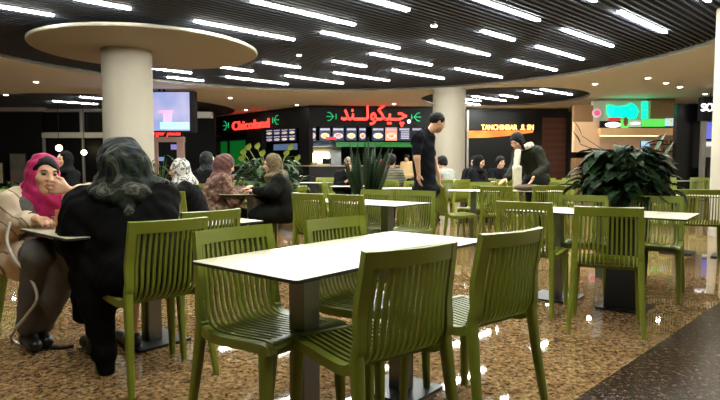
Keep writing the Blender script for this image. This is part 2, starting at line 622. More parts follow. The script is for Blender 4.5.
# ------------------------------------------------------------------ the materials of the place
M['chair'] = mat('olive_plastic', srgb(113, 120, 33), 0.4, var=0.05, vscale=3, bump=0.03, bscale=400)
M['top'] = mat('white_laminate', srgb(182, 174, 148), 0.4)
M['edge'] = mat('black_laminate_core', srgb(30, 27, 25), 0.5)
M['steel'] = mat('brushed_steel', srgb(128, 128, 128), 0.32, metal=0.9, bump=0.04, bscale=200)
M['blacksteel'] = mat('black_steel', srgb(26, 26, 28), 0.35, metal=0.4)
M['cream'] = mat('cream_paint', srgb(162, 153, 138), 0.7, var=0.02, vscale=1.2)
M['soffit'] = mat('soffit_paint', srgb(246, 248, 245), 0.75, var=0.02, vscale=0.8)
M['baffle'] = mat('baffle_grey', srgb(74, 80, 92), 0.6, spec=0.2)
M['plenum'] = mat('plenum_black', srgb(20, 21, 24), 0.9)
M['lamp'] = emat('lamp_diffuser', (0.96, 1.0, 0.92, 1), 128.0)
M['lampframe'] = mat('lamp_frame', srgb(170, 170, 168), 0.4, metal=0.6)
M['spot'] = emat('downlight_lens', (1.0, 0.88, 0.72, 1), 220.0)
M['black'] = mat('black_paint', srgb(14, 14, 15), 0.6, spec=0.2)
M['gloss'] = mat('black_glass', srgb(10, 9, 9), 0.3, spec=0.25)
M['pale'] = mat('pale_wall', srgb(214, 206, 190), 0.7)
M['midwall'] = mat('taupe_wall', srgb(120, 114, 104), 0.7)
M['dark'] = mat('dark_wall', srgb(30, 28, 27), 0.7, var=0.1, vscale=2)
M['red'] = emat('red_led', (1.0, 0.05, 0.035, 1), 1.9)
M['redcore'] = emat('red_led_core', (1.0, 0.22, 0.12, 1), 3.0)
M['green_led'] = emat('green_led', (0.02, 0.6, 0.22, 1), 0.55)
M['gold_led'] = emat('gold_led', (1.0, 0.66, 0.2, 1), 2.2)
M['white_led'] = emat('white_led', (1.0, 0.98, 1.0, 1), 2.0)
M['cyan_led'] = emat('green_sign_led', (0.0, 0.95, 0.52, 1), 1.3)
M['skin'] = mat('skin', srgb(206, 158, 126), 0.5, var=0.05, vscale=18)
M['eye'] = mat('eye', srgb(20, 15, 12), 0.15)
M['brow'] = mat('brow', srgb(24, 17, 14), 0.8)
M['lips'] = mat('lips', srgb(160, 70, 70), 0.45)
M['hair'] = mat('black_hair', srgb(16, 13, 12), 0.55, spec=0.15, bump=0.4, bscale=180)
M['shoe'] = mat('black_shoe', srgb(22, 21, 22), 0.35)
M['leaf'] = mat('dark_leaf', srgb(24, 44, 20), 0.6, var=0.35, vscale=5, spec=0.12)
M['leaf2'] = mat('mid_leaf', srgb(40, 66, 32), 0.45, var=0.35, vscale=7, spec=0.25)
M['leafy'] = mat('yellow_leaf', srgb(150, 160, 70), 0.4, var=0.2, vscale=8)
M['stem'] = mat('stem', srgb(60, 74, 36), 0.6)
M['pot'] = mat('black_pot', srgb(20, 20, 22), 0.4)
M['soil'] = mat('soil', srgb(40, 30, 22), 0.9, bump=0.5, bscale=60)
M['frame_grey'] = mat('grey_aluminium', srgb(150, 146, 138), 0.4, metal=0.5)

def wood(name, a, b, dirn='X', scale=3.0):
    return ramp_mat(name, [(0.0, a), (0.45, b), (0.6, a), (1.0, b)], dirn, scale, 3, 0.55, 0.3, dist=1.0)
M['slat'] = wood('slatted_wood', srgb(120, 88, 58), srgb(160, 122, 84), 'X', 6.0)
M['walnut'] = wood('dark_walnut', srgb(62, 32, 20), srgb(84, 46, 28), 'Z', 1.2)
M['orangewood'] = ramp_mat('backlit_amber', [(0.2, srgb(180, 84, 24)), (0.8, srgb(240, 150, 60))], 'noise', 2.0, 5, 0.5)

# polished brown granite with a darker border band along the seating area
def floor_material():
    m = bpy.data.materials.new('polished_granite')
    m.use_nodes = True
    nt = m.node_tree
    b = nt.nodes['Principled BSDF']
    L = nt.links.new
    tc = nt.nodes.new('ShaderNodeTexCoord')
    def noise(scale, det, dist=0.0, rough=0.6):
        n = nt.nodes.new('ShaderNodeTexNoise')
        n.inputs['Scale'].default_value = scale
        n.inputs['Detail'].default_value = det
        n.inputs['Distortion'].default_value = dist
        n.inputs['Roughness'].default_value = rough
        L(tc.outputs['Object'], n.inputs['Vector'])
        return n.outputs['Fac']
    def ramp(fac, stops):
        r = nt.nodes.new('ShaderNodeValToRGB')
        while len(r.color_ramp.elements) < len(stops):
            r.color_ramp.elements.new(0.5)
        for e, (p, c) in zip(r.color_ramp.elements, stops):
            e.position, e.color = p, c
        L(fac, r.inputs['Fac'])
        return r.outputs['Color']
    def mix(f, a, c, mode='MIX'):
        x = nt.nodes.new('ShaderNodeMix')
        x.data_type = 'RGBA'
        x.blend_type = mode
        if isinstance(f, float): x.inputs[0].default_value = f
        else: L(f, x.inputs[0])
        L(a, x.inputs[6]); L(c, x.inputs[7])
        return x.outputs[2]
    grain = noise(38, 5, 0.6, 0.7)
    flow = noise(7, 4, 1.8)
    light = ramp(grain, [(0.28, srgb(50, 37, 26)), (0.42, srgb(104, 82, 58)), (0.55, srgb(158, 132, 100)), (0.7, srgb(200, 176, 140))])
    tone = ramp(flow, [(0.3, srgb(186, 170, 148)), (0.5, srgb(236, 224, 206)), (0.7, srgb(255, 248, 236))])
    base = mix(1.0, light, tone, 'MULTIPLY')
    dk = ramp(grain, [(0.3, srgb(16, 10, 7)), (0.45, srgb(40, 28, 20)), (0.56, srgb(64, 48, 36)), (0.68, srgb(120, 98, 80))])
    # distance across the band from the line through (1.06, 2.67) along 45 degrees
    sx = nt.nodes.new('ShaderNodeSeparateXYZ'); L(tc.outputs['Object'], sx.inputs[0])
    d = nt.nodes.new('ShaderNodeMath'); d.operation = 'SUBTRACT'
    L(sx.outputs['X'], d.inputs[0]); L(sx.outputs['Y'], d.inputs[1])
    g1 = nt.nodes.new('ShaderNodeMath'); g1.operation = 'GREATER_THAN'; g1.inputs[1].default_value = -1.60; L(d.outputs[0], g1.inputs[0])
    g2 = nt.nodes.new('ShaderNodeMath'); g2.operation = 'LESS_THAN'; g2.inputs[1].default_value = -0.45; L(d.outputs[0], g2.inputs[0])
    mm = nt.nodes.new('ShaderNodeMath'); mm.operation = 'MULTIPLY'; L(g1.outputs[0], mm.inputs[0]); L(g2.outputs[0], mm.inputs[1])
    col = mix(mm.outputs[0], base, dk)
    L(col, b.inputs['Base Color'])
    b.inputs['Roughness'].default_value = 0.1
    b.inputs['Specular IOR Level'].default_value = 0.5
    rr = nt.nodes.new('ShaderNodeMapRange')
    rr.inputs['To Min'].default_value = 0.02; rr.inputs['To Max'].default_value = 0.045
    L(flow, rr.inputs['Value'])
    ra = nt.nodes.new('ShaderNodeMath'); ra.operation = 'MULTIPLY_ADD'; L(mm.outputs[0], ra.inputs[0]); ra.inputs[1].default_value = 0.16; L(rr.outputs[0], ra.inputs[2])
    L(ra.outputs[0], b.inputs['Roughness'])
    sa = nt.nodes.new('ShaderNodeMath'); sa.operation = 'MULTIPLY_ADD'; L(mm.outputs[0], sa.inputs[0]); sa.inputs[1].default_value = -0.38; sa.inputs[2].default_value = 0.5
    L(sa.outputs[0], b.inputs['Specular IOR Level'])
    return m
M['floor'] = floor_material()
# ------------------------------------------------------------------ the room
SOF, BAF, PLN = 3.45, 3.52, 3.95
X0, X1, Y0, Y1 = -21.0, 17.0, -5.0, 31.0
struct(MB().box(((X0 + X1) / 2, (Y0 + Y1) / 2, -0.1), (X1 - X0, Y1 - Y0, 0.2)).build('floor', M['floor']))
MAIN = (-0.6, 10.7, 7.4)
HOLES = [MAIN, (5.0, 20.0, 2.85), (-10.3, 23.6, 5.0), (0.4, -0.8, 3.8), (12.3, 7.6, 4.2)]  # front and far-right recesses are unseen, added to hold extra lamps
def soffit():
    b = MB()
    bm = b.bm
    es = []
    def loop(pts):
        vs = [bm.verts.new(p) for p in pts]
        for i in range(len(vs)):
            es.append(bm.edges.new((vs[i], vs[(i + 1) % len(vs)])))
        return vs
    loop([(X0, Y0, SOF), (X1, Y0, SOF), (X1, Y1, SOF), (X0, Y1, SOF)])
    rims = []
    for cx, cy, r in HOLES:
        n = 96
        rims.append(loop([(cx + r * math.cos(2 * PI * k / n), cy + r * math.sin(2 * PI * k / n), SOF) for k in range(n)]))
    bmesh.ops.triangle_fill(bm, edges=es, use_beauty=True)
    for vs in rims:                                                # the lip of each recess
        up = [bm.verts.new(v.co + Vector((0, 0, PLN - SOF))) for v in vs]
        for i in range(len(vs)):
            j = (i + 1) % len(vs)
            bm.faces.new((vs[i], vs[j], up[j], up[i])).material_index = 1
    return b.build('ceiling', [M['soffit'], mat('rim_grey', srgb(96, 93, 86), 0.6)])
struct(soffit())
struct(MB().box(((X0 + X1) / 2, (Y0 + Y1) / 2, PLN + 0.05), (X1 - X0, Y1 - Y0, 0.1)).build('ceiling_slab', M['plenum']))
BD = math.radians(46.5)                                            # heading of baffles and lamps, clockwise from +Y
du, dn = Vector((math.sin(BD), math.cos(BD), 0)), Vector((math.cos(BD), -math.sin(BD), 0))
for i, (cx, cy, r) in enumerate(HOLES):
    b = MB()
    t = -r + 0.06
    while t < r:
        h = math.sqrt(max(r * r - t * t, 0)) - 0.01
        if h > 0.1:
            c = Vector((cx, cy, BAF + 0.06)) + dn * t
            b.box(c, (0.045, 2 * h, 0.12), -BD)
        t += 0.125
    struct(b.build('ceiling_baffles_%d' % (i + 1), M['baffle']))
# walls
struct(MB().box((X0 - 0.1, (Y0 + Y1) / 2, PLN / 2), (0.2, Y1 - Y0, PLN)).build('wall_left', M['pale']))
struct(MB().box((X1 + 0.1, (Y0 + Y1) / 2, PLN / 2), (0.2, Y1 - Y0, PLN)).build('wall_right', M['pale']))
struct(MB().box(((X0 + X1) / 2, Y1 + 0.1, PLN / 2), (X1 - X0, 0.2, PLN)).build('wall_back', M['dark']))
struct(MB().box(((X0 + X1) / 2, Y0 - 0.1, PLN / 2), (X1 - X0, 0.2, PLN)).build('wall_front', M['dark']))

# round columns; the near one carries a wide disc under the ceiling
def round_column(name, x, y, r, top, label):
    o = MB().lathe([(r, 0.0), (r, 0.12), (r - 0.006, 0.125), (r - 0.006, top)], 56).build(name, M['cream'], None, True, (x, y, 0))
    return struct(tag(o, label, 'column'))
round_column('column_left', -4.58, 11.25, 0.475, 3.36, 'cream round column carrying the white ceiling disc')
o = MB().lathe([(2.03, 3.345), (2.1, 3.352), (2.115, 3.37), (2.115, 3.405), (2.09, 3.415)], 96).build('column_capital', M['cream'], None, True, (-4.18, 11.35, 0), ang=0.5)
struct(tag(o, 'wide white disc under the dark ceiling at the top of the near column', 'column capital'))
round_column('column_center', 2.77, 17.7, 0.51, SOF, 'cream round column between the chicken shop and the dark restaurant front')
round_column('column_right', 6.0, 8.75, 0.5, BAF, 'cream round column cut by the photo edge')

# ------------------------------------------------------------------ linear lamps in the baffles
LH = BAF - 0.012
lamp_mesh = []
def lamp_proto(Ln):
    fr = MB()
    fr.box((0, 0, 0.045), (0.085, Ln + 0.03, 0.07)).bevel(0.006, 1)
    df = MB().box((0, 0, 0.0), (0.064, Ln, 0.022)).bevel(0.01, 2)
    return fr, df
protos = {}
def ceiling_lamp(a, b, label, Ln=2.05, end='b'):
    A, B = atz(*a, LH), atz(*b, LH)
    if end == 'b': c = B - du * Ln / 2
    elif end == 'a': c = A + du * Ln / 2
    else: c = (A + B) / 2; 
    key = round(Ln, 2)
    if key not in protos:
        t = thing('ceiling_light', label, 'ceiling light', (c.x, c.y, LH), -BD, 'linear lights in the dark ceiling')
        fr, df = lamp_proto(Ln)
        fr.build('frame', M['lampframe'], t)
        df.build('diffuser', M['lamp'], t)
        protos[key] = t
    else:
        t = copy_tree(protos[key])
        t.location = (c.x, c.y, LH)
        t['label'] = label
    return t
LAMPS = [
 ((0, 7.5), (53.6, 15.6), 2.05, 'b', 'white linear light at the top left of the photo, left of the ceiling disc'),
 ((71.5, 0), (130, 9), 2.05, 'b', 'white linear light just above the ceiling disc, cut by the top edge'),
 ((154, 69), (189, 72.5), 1.05, 'm', 'short white linear light under the disc beside the column, upper of two'),
 ((167, 77), (204, 81), 1.05, 'm', 'short white linear light right above the hanging screen, lower of two'),
 ((193, 21), (295, 40), 2.05, 'm', 'long white linear light passing right above the right end of the disc'),
 ((251, 1), (355, 25), 2.05, 'm', 'long white linear light at the top of the photo, second from the disc'),
 ((322, 32.5), (399, 48), 2.05, 'm', 'white linear light in mid ceiling, straight above the standing man in black'),
 ((263, 62), (300, 68), 1.05, 'm', 'short white linear light right of the disc edge, alone between longer ones'),
 ((215, 66.6), (253, 71), 1.05, 'm', 'short white linear light tucked under the right edge of the disc'),
 ((225.5, 77), (289, 84), 2.05, 'm', 'white linear light nearest the cream rim above the English red sign'),
 ((285.6, 76), (343.5, 83), 2.05, 'm', 'white linear light near the rim, above the left end of the Persian sign'),
 ((333, 61.5), (365, 66), 1.05, 'm', 'short white linear light in the second row above the Persian sign'),
 ((334, 73), (389, 80.5), 2.05, 'm', 'white linear light near the rim, above the middle of the Persian sign'),
 ((363, 0), (408, 10.5), 2.05, 'b', 'white linear light cut by the top edge, above the Persian sign'),
 ((472, 0), (538.5, 20.5), 2.05, 'b', 'white linear light cut by the top edge, right of the middle'),
 ((481, 31), (514, 40), 1.05, 'm', 'short white linear light below the long one cut by the top edge'),
 ((429, 42), (489, 54.5), 2.05, 'm', 'white linear light above the standing woman with the cream scarf'),
 ((370.5, 54), (431.5, 64.7), 2.05, 'm', 'white linear light left of the far column, upper of two'),
 ((393.5, 71), (443.5, 78), 2.05, 'm', 'white linear light just in front of the far column, near the rim'),
 ((455, 69), (502, 77), 2.05, 'm', 'white linear light near the rim, right of the far column'),
 ((512.7, 60.4), (556, 70), 2.05, 'm', 'white linear light near the rim, above the right part of the gold sign'),
 ((537, 47), (583, 59), 2.05, 'm', 'lowest of the three white linear lights stepping up to the right edge'),
 ((564, 30), (612, 46), 2.05, 'm', 'middle one of the three white linear lights stepping up to the right edge'),
 ((618.6, 12.3), (666, 32), 2.05, 'm', 'topmost of the three white linear lights stepping up to the right edge'),
 ((545, -12), (595, 1), 2.05, 'b', 'white linear light showing only its end at the top edge, right of the middle'),
 ((660, -15), (709, 1), 2.05, 'b', 'white linear light showing only its end in the top right corner'),
 ((80, 97), (100, 99), 1.6, 'a', 'far white linear light half hidden by the near column'),
 ((59, 102), (92, 103.5), 1.6, 'm', 'far white linear light in the recess above the dark windows'),
 ((473, 96), (505, 101), 2.05, 'm', 'far white linear light in the right recess, middle of its row'),
 ((500, 95), (518, 97.5), 1.05, 'm', 'short far white linear light in the right recess'),
 ((450, 98), (480, 101), 2.05, 'b', 'far white linear light in the right recess, touching the far column, upper one'),
 ((450, 102), (479, 104.6), 2.05, 'b', 'far white linear light in the right recess, touching the far column, lower one'),
 ((524, 91), (542, 94), 1.05, 'm', 'short far white linear light in the right recess, near its front rim'),
 ((543, 89.5), (570, 94.5), 2.05, 'm', 'far white linear light at the right end of the right recess'),
]
for a, b, Ln, e, lab in LAMPS:
    ceiling_lamp(a, b, lab, Ln, e)
# unseen lamps added over the seats, and at the right to brighten the soffit
for x, y in ((-3.4, 4.9), (-0.6, 4.6), (2.4, 5.4), (-2.0, 7.2), (-4.9, 6.6), (0.8, 7.2), (4.6, 7.6), (0.3, 2.2), (-1.3, 1.3), (1.9, 1.5), (11.0, 5.2), (12.2, 6.2), (13.6, 7.0), (11.8, 8.4), (10.6, 9.6), (12.2, 10.6), (14.4, 5.4), (12.6, 4.4)):
    t = copy_tree(protos[2.05])
    t.location = (x, y, LH)
    t['label'] = 'white linear ceiling light outside the frame, added for its light'

# small round downlights in the cream soffit
dl = None
for px, py, lab in ((6, 95, 'left end of the soffit'), (36, 82, 'soffit left of the near column'), (230, 98, 'soffit left above the English red sign'),
                    (246, 110, 'soffit close above the English red sign'), (297, 105, 'soffit at the corner of the black shop fascia'), (394, 104, 'soffit above the Persian sign'),
                    (595, 84, 'soffit above the green sign, left one'), (648, 78, 'soffit above the green sign, right one'), (666, 83, 'soffit above the dark pillar, upper one'),
                    (680, 87, 'soffit above the dark pillar, lower one'), (617, 101, 'soffit right at the top of the green sign'), (705, 94, 'soffit over the bright white lettering')):
    p = atz(px, py, SOF)
    lab = 'small round downlight in the cream ' + lab
    if dl is None:
        dl = thing('downlight', lab, 'downlight', (p.x, p.y, SOF), 0, 'round downlights in the soffit')
        MB().lathe([(0.085, -0.008), (0.085, 0.0), (0.062, 0.0), (0.062, -0.008)], 24, cap=False).build('ring', M['lampframe'], dl)
        MB().lathe([(0.06, -0.006), (0.062, -0.002)], 20).build('lens', M['spot'], dl)
    else:
        t = copy_tree(dl); t.location = (p.x, p.y, SOF); t['label'] = lab
# two bright spots and a few sensors between the baffles
sp = None
for px, py, lab in ((299, 54, 'between the baffles right of the disc'), (434, 24.5, 'between the baffles at the top, right of the middle')):
    p = atz(px, py, BAF)
    lab = 'tiny bright round spotlight ' + lab
    if sp is None:
        sp = thing('spotlight', lab, 'spotlight', (p.x, p.y, BAF), 0, 'spotlights between the baffles')
        MB().lathe([(0.05, -0.03), (0.06, 0.0), (0.06, 0.05)], 20).build('housing', M['lampframe'], sp)
        MB().lathe([(0.04, -0.036), (0.05, -0.03)], 20).build('lens', M['spot'], sp)
    else:
        t = copy_tree(sp); t.location = (p.x, p.y, BAF); t['label'] = lab
# ------------------------------------------------------------------ slatted plastic chairs
def catmull(P, n):
    P = [Vector(p) for p in P]
    P = [2 * P[0] - P[1]] + P + [2 * P[-1] - P[-2]]
    out = []
    for i in range(1, len(P) - 2):
        for k in range(n):
            t = k / n
            a, b, c, d = P[i - 1:i + 3]
            out.append(0.5 * ((2 * b) + (c - a) * t + (2 * a - 5 * b + 4 * c - d) * t * t + (3 * b - a - 3 * c + d) * t ** 3))
    out.append(P[-2])
    return out
PROF = [(0, 0.222, 0.418), (0, 0.222, 0.44), (0, 0.2, 0.453), (0, 0.1, 0.449), (0, -0.03, 0.44), (0, -0.12, 0.441), (0, -0.172, 0.462),
        (0, -0.2, 0.505), (0, -0.216, 0.57), (0, -0.232, 0.66), (0, -0.25, 0.76), (0, -0.262, 0.838)]
LINE = catmull(PROF, 4)
SPLIT = next(i for i, p in enumerate(LINE) if p.y < -0.16 and p.z > 0.455)
def wrap(x, z):
    """the back is hollow: its edges come forward"""
    k = max(0.0, min(1.0, (z - 0.46) / 0.2))
    k = k * k * (3 - 2 * k)
    return 0.036 * k * (x / 0.22) ** 2
def width_k(z):
    return 1.0 - 0.05 * max(0.0, min(1.0, (z - 0.6) / 0.24))
def ribbon(mb, x0, x1, pts, th, nx=1, drop=0.0):
    bm = mb.bm
    prev = None
    n = len(pts)
    xs = [x0 + (x1 - x0) * i / nx for i in range(nx + 1)]
    rows = []
    for i, p in enumerate(pts):
        d = (pts[min(i + 1, n - 1)] - pts[max(i - 1, 0)]).normalized()
        nn = Vector((0, -d.z, d.y)) * -1
        row = []
        for s in (1, -1):
            line = []
            for x in (xs if s > 0 else list(reversed(xs))):
                q = p + nn * (s * th / 2) + (Vector((0, 0, -drop)) if s < 0 and drop else Vector())
                z = q.z
                line.append(bm.verts.new((x * width_k(z), q.y + wrap(x, z), z)))
            row += line
        rows.append(row)
    m = len(rows[0])
    for a, b in zip(rows[:-1], rows[1:]):
        for i in range(m):
            j = (i + 1) % m
            mb.face([a[i], a[j], b[j], b[i]])
    mb.face(list(reversed(rows[0]))); mb.face(rows[-1])
def loft_leg(mb, stations):
    """rounded rectangular bar through (x, y, z, wx, wy)"""
    rg = []
    for x, y, z, wx, wy in stations:
        rg.append([(x + math.copysign(abs(math.cos(t)) ** 0.55, math.cos(t)) * wx / 2, y + math.copysign(abs(math.sin(t)) ** 0.55, math.sin(t)) * wy / 2, z) for t in [2 * PI * k / 16 + PI / 16 for k in range(16)]])
    mb.rings(rg)
NSL = 13
def make_chair():
    t = thing('chair', 'tmp', 'chair')
    s = MB()
    seat_line, back_line = LINE[:SPLIT + 1], LINE[SPLIT:]
    W, E = 0.218, 0.182
    pit = 2 * E / NSL
    slots = [(-E + pit * i + pit * 0.27, -E + pit * (i + 1) - pit * 0.27) for i in range(NSL)]
    for a, b in slots:
        ribbon(s, a, b, seat_line, 0.014)
    front = [p for p in seat_line if p.y > 0.17]
    ribbon(s, -E - 0.004, E + 0.004, front, 0.02)
    for sg in (-1, 1):                                             # side rails and their apron
        side = [p + Vector((0, 0, -0.014)) for p in seat_line if p.z > 0.435]
        ribbon(s, sg * E if sg > 0 else -W, W if sg > 0 else -E, side, 0.036)
    s.box((0, -0.1, 0.424), (2 * E, 0.02, 0.022))
    s.box((0, 0.06, 0.424), (2 * E, 0.02, 0.022))
    s.box((0, 0.196, 0.425), (2 * W - 0.03, 0.03, 0.034))
    s.bevel(0.0045, 2, 0.9)
    s.build('seat', M['chair'], t, True)
    b = MB()
    zt = 0.792
    body = [p for p in back_line if p.z <= zt + 0.01]
    for a, c in slots:
        ribbon(b, a, c, body, 0.013)
    ribbon(b, -E - 0.03, E + 0.03, [p for p in LINE[SPLIT:] if p.z >= zt - 0.012], 0.022, 10)
    for sg in (-1, 1):
        ribbon(b, E if sg > 0 else -W, W if sg > 0 else -E, back_line, 0.026, 2)
    low = [p for p in LINE if -0.205 < p.y < -0.165 and 0.455 < p.z < 0.515]
    b.bevel(0.0045, 2, 0.9)
    b.build('backrest', M['chair'], t, True)
    for sg in (-1, 1):
        l = MB()
        loft_leg(l, [(sg * 0.201, -0.198, 0.56, 0.034, 0.024), (sg * 0.202, -0.188, 0.5, 0.042, 0.034), (sg * 0.204, -0.19, 0.44, 0.043, 0.042),
                     (sg * 0.21, -0.208, 0.3, 0.039, 0.04), (sg * 0.221, -0.238, 0.12, 0.033, 0.034), (sg * 0.229, -0.262, 0.0, 0.029, 0.03)])
        l.build('leg', M['chair'], t, True)
        l = MB()
        loft_leg(l, [(sg * 0.198, 0.195, 0.45, 0.044, 0.05), (sg * 0.201, 0.197, 0.4, 0.046, 0.05), (sg * 0.207, 0.2, 0.2, 0.038, 0.04), (sg * 0.213, 0.205, 0.0, 0.029, 0.031)])
        l.build('leg', M['chair'], t, True)
    return t
chair0 = make_chair()
first = [True]
def chair(bx, by, face, label, group=None):
    """bx, by: middle of the top of the back; face: heading clockwise from +Y"""
    a = math.radians(face)
    fx, fy = math.sin(a), math.cos(a)
    t = chair0 if first[0] else copy_tree(chair0)
    first[0] = False
    t.location = (bx + fx * 0.25, by + fy * 0.25, 0)
    t.rotation_euler = (0, 0, -a)
    t['label'] = label
    if group: t['group'] = group
    return t

# ------------------------------------------------------------------ tables
def hdg(a):
    a = math.radians(a)
    return Vector((math.sin(a), math.cos(a), 0))
def table(x, y, head, Ln, Wd, label, H=0.74, group='white topped tables', posts=2, wide=None, plate=0.36):
    """head: heading of the long side"""
    t = thing('table', label, 'table', (x, y, 0), -math.radians(head), group)
    top = MB()
    top.mi = 0
    r = 0.015
    pts = []
    for cx, cy, a0 in ((Wd / 2 - r, Ln / 2 - r, 0), (-Wd / 2 + r, Ln / 2 - r, 90), (-Wd / 2 + r, -Ln / 2 + r, 180), (Wd / 2 - r, -Ln / 2 + r, 270)):
        for k in range(4):
            q = math.radians(a0 + 30 * k)
            pts.append((cx + r * math.cos(q), cy + r * math.sin(q)))
    lo = [top.bm.verts.new((a, b, H - 0.013)) for a, b in pts]
    hi = [top.bm.verts.new((a, b, H - 0.0015)) for a, b in pts]
    tp = [top.bm.verts.new((a * 0.998, b * 0.998, H)) for a, b in pts]
    n = len(pts)
    for i in range(n):
        j = (i + 1) % n
        top.mi = 1
        top.face([lo[i], lo[j], hi[j], hi[i]])
        top.mi = 0
        top.face([hi[i], hi[j], tp[j], tp[i]])
    top.face(tp)
    top.mi = 1
    top.face(list(reversed(lo)))
    top.build('tabletop', [M['top'], M['edge']], t)
    for s in ((-1, 1) if posts == 2 else (0,)):
        yy = s * (Ln / 2 - 0.32)
        if wide == s:
            yy -= s * 0.13
            MB().box((0, yy, 0.36), (0.24, 0.24, 0.69), taper=0.8).bevel(0.01).build('column', M['pot'], t)
            MB().box((0, yy, 0.008), (0.34, 0.34, 0.016)).bevel(0.004).build('base_plate', M['blacksteel'], t)
            continue
        MB().box((0, yy, 0.37), (0.085, 0.085, 0.714)).bevel(0.014, 3).build('column', M['steel'], t, True)
        MB().box((0, yy, 0.008), (plate, plate, 0.016)).bevel(0.005).build('base_plate', M['blacksteel'], t)
    return t

# table in front of the camera and its four chairs
table(-0.01, 2.475, 40, 1.3, 0.585, 'large white table in front of the camera with four green chairs', plate=0.3)
G = 'green slatted chairs'
chair(0.19, 1.87, -37, 'green slatted chair nearest the camera, its back toward us at the front table', G)
chair(0.65, 2.32, -39, 'green slatted chair at the right end of the front table, seen from behind', G)
chair(-0.565, 2.46, 129, 'green slatted chair at the left end of the front table, its slatted seat showing', G)
chair(-0.145, 2.91, 133, 'bright green slatted chair at the far side of the front table, partly behind the tabletop', G)

# table of the two women on the left
N = Vector((-1.47, 2.82, 0)); U, V = hdg(42), hdg(132)
c = N + U * 0.62 - V * 0.345
table(c.x, c.y, 42, 1.25, 0.69, 'white table between the woman in pink headscarf and the woman in black', posts=1, plate=0.34)
chair(-0.935, 2.8, -45, 'green slatted chair under the woman in black, its back toward us', G)
chair(-0.87, 3.36, -50, 'green slatted chair with its top rail just behind the chair of the woman in black', G)

# second table behind the front table
table(0.03, 5.7, 130, 1.25, 0.62, 'white table behind the front table, left of the standing man')
chair(-0.52, 5.42, 38, 'dark green slatted chair, left of two whose backs face us beyond the front table', G)
chair(-0.15, 5.2, 38, 'dark green slatted chair, right of two whose backs face us beyond the front table', G)
chair(0.2, 6.2, 215, 'green slatted chair facing us beyond the second table, below the tall snake plant', G)
chair(0.62, 6.0, 212, 'green slatted chair facing us beyond the second table, right in front of the standing man', G)

# third table on the right
table(1.9, 4.47, 128, 1.3, 0.62, 'white table on the right in front of the big dark plant', wide=1)
chair(1.2, 4.16, 34, 'green slatted chair just behind the right end of the front table, its back toward us', G)
chair(1.605, 3.64, 24, 'green slatted chair at the near side of the right table, its full back toward us', G)
chair(2.62, 4.98, 212, 'green slatted chair facing us behind the right table, right of the dark plant pot', G)
chair(2.02, 5.1, 205, 'green slatted chair facing us behind the right table, left of the dark plant pot', G)
chair(3.4, 6.35, 25, 'dark green slatted chair right of the big plant, left of two with bright gaps', G)
chair(3.82, 6.25, 25, 'dark green slatted chair right of the big plant, right of two with bright gaps', G)
table(4.25, 6.95, 128, 1.2, 0.62, 'white table showing only a corner beside the right cream column')

# tables and chairs in the middle distance
table(1.66, 8.25, 100, 0.72, 0.62, 'white table below the waist of the man in black, nearer of two strips', posts=1)
chair(1.04, 7.55, 80, 'dark green chair seen from the side just right of the standing man', G)
chair(1.73, 7.2, 30, 'dark green slatted chair with bright gaps, in front of the leaning woman', G)
chair(1.95, 8.95, 215, 'dim green chair facing us across the table right of the standing man', G)
table(2.55, 8.2, 100, 0.72, 0.62, 'white table with the brown bag on it, under the hands of the leaning woman', posts=1)
chair(2.5, 7.45, 10, 'dim green chair at the near side of the table with the brown bag', G)
chair(3.1, 8.75, 250, 'light green chair facing us just right of the leaning woman', G)
table(2.0, 11.0, 95, 1.1, 0.62, 'white table of the dark dressed people in front of the dark restaurant', posts=1)
chair(1.75, 11.75, 190, 'green chair back beyond the table of the dark dressed people, left one', G)
chair(2.6, 11.7, 185, 'green chair back beyond the table of the dark dressed people, right one', G)
chair(1.5, 10.35, 5, 'green chair facing away from us at the table of the dark dressed people', G)
chair(2.7, 10.3, -5, 'green chair beside the leaning woman, facing the dark restaurant', G)
table(0.5, 9.0, 95, 0.9, 0.62, 'white table just left of the standing man, behind the second row of chairs', posts=1)
chair(0.95, 9.6, 215, 'green chair beyond the table left of the standing man', G)
chair(-0.05, 9.4, 100, 'green chair behind the snake plant pot', G)

# under the people on the left and in the middle
table(-1.42, 7.35, 95, 0.66, 0.62, 'white table between the woman in brown patterned coat and the woman in beige scarf', posts=1)
chair(-2.18, 7.2, 75, 'green chair under the woman in the brown patterned coat', G)
chair(-0.73, 7.35, -80, 'green chair under the woman in the beige headscarf', G)
table(-2.66, 6.55, 95, 0.62, 0.6, 'white table in front of the woman in the white patterned scarf', posts=1)
chair(-2.0, 5.75, 0, 'dark green chair behind the shoulder of the woman in black', G)
chair(-2.3, 8.3, 190, 'green chair far behind the woman in the brown patterned coat', G)
chair(-2.1, 10.3, 160, 'green chair in front of the green lit shop window, left one', G)
chair(-1.5, 10.9, 170, 'green chair in front of the green lit shop window, right one', G)
chair(-0.55, 8.4, 95, 'green chair seen edge on between the two rows left of the snake plant', G)
chair(-0.55, 11.6, 200, 'green chair in front of the bright kitchen, below the counter', G)
table(-0.1, 9.9, 95, 0.8, 0.6, 'white table in front of the dark dressed customer below the kitchen', posts=1)
chair(-0.75, 12.3, 180, 'green chair at the foot of the shop counter', G)
table(-0.9, 11.9, 95, 0.8, 0.6, 'white table at the foot of the shop counter', posts=1)
chair(-2.35, 3.98, 118, 'green chair under the woman in the pink headscarf', G)
chair(-4.05, 6.3, 100, 'green chair at the left edge behind the woman in the pink headscarf', G)

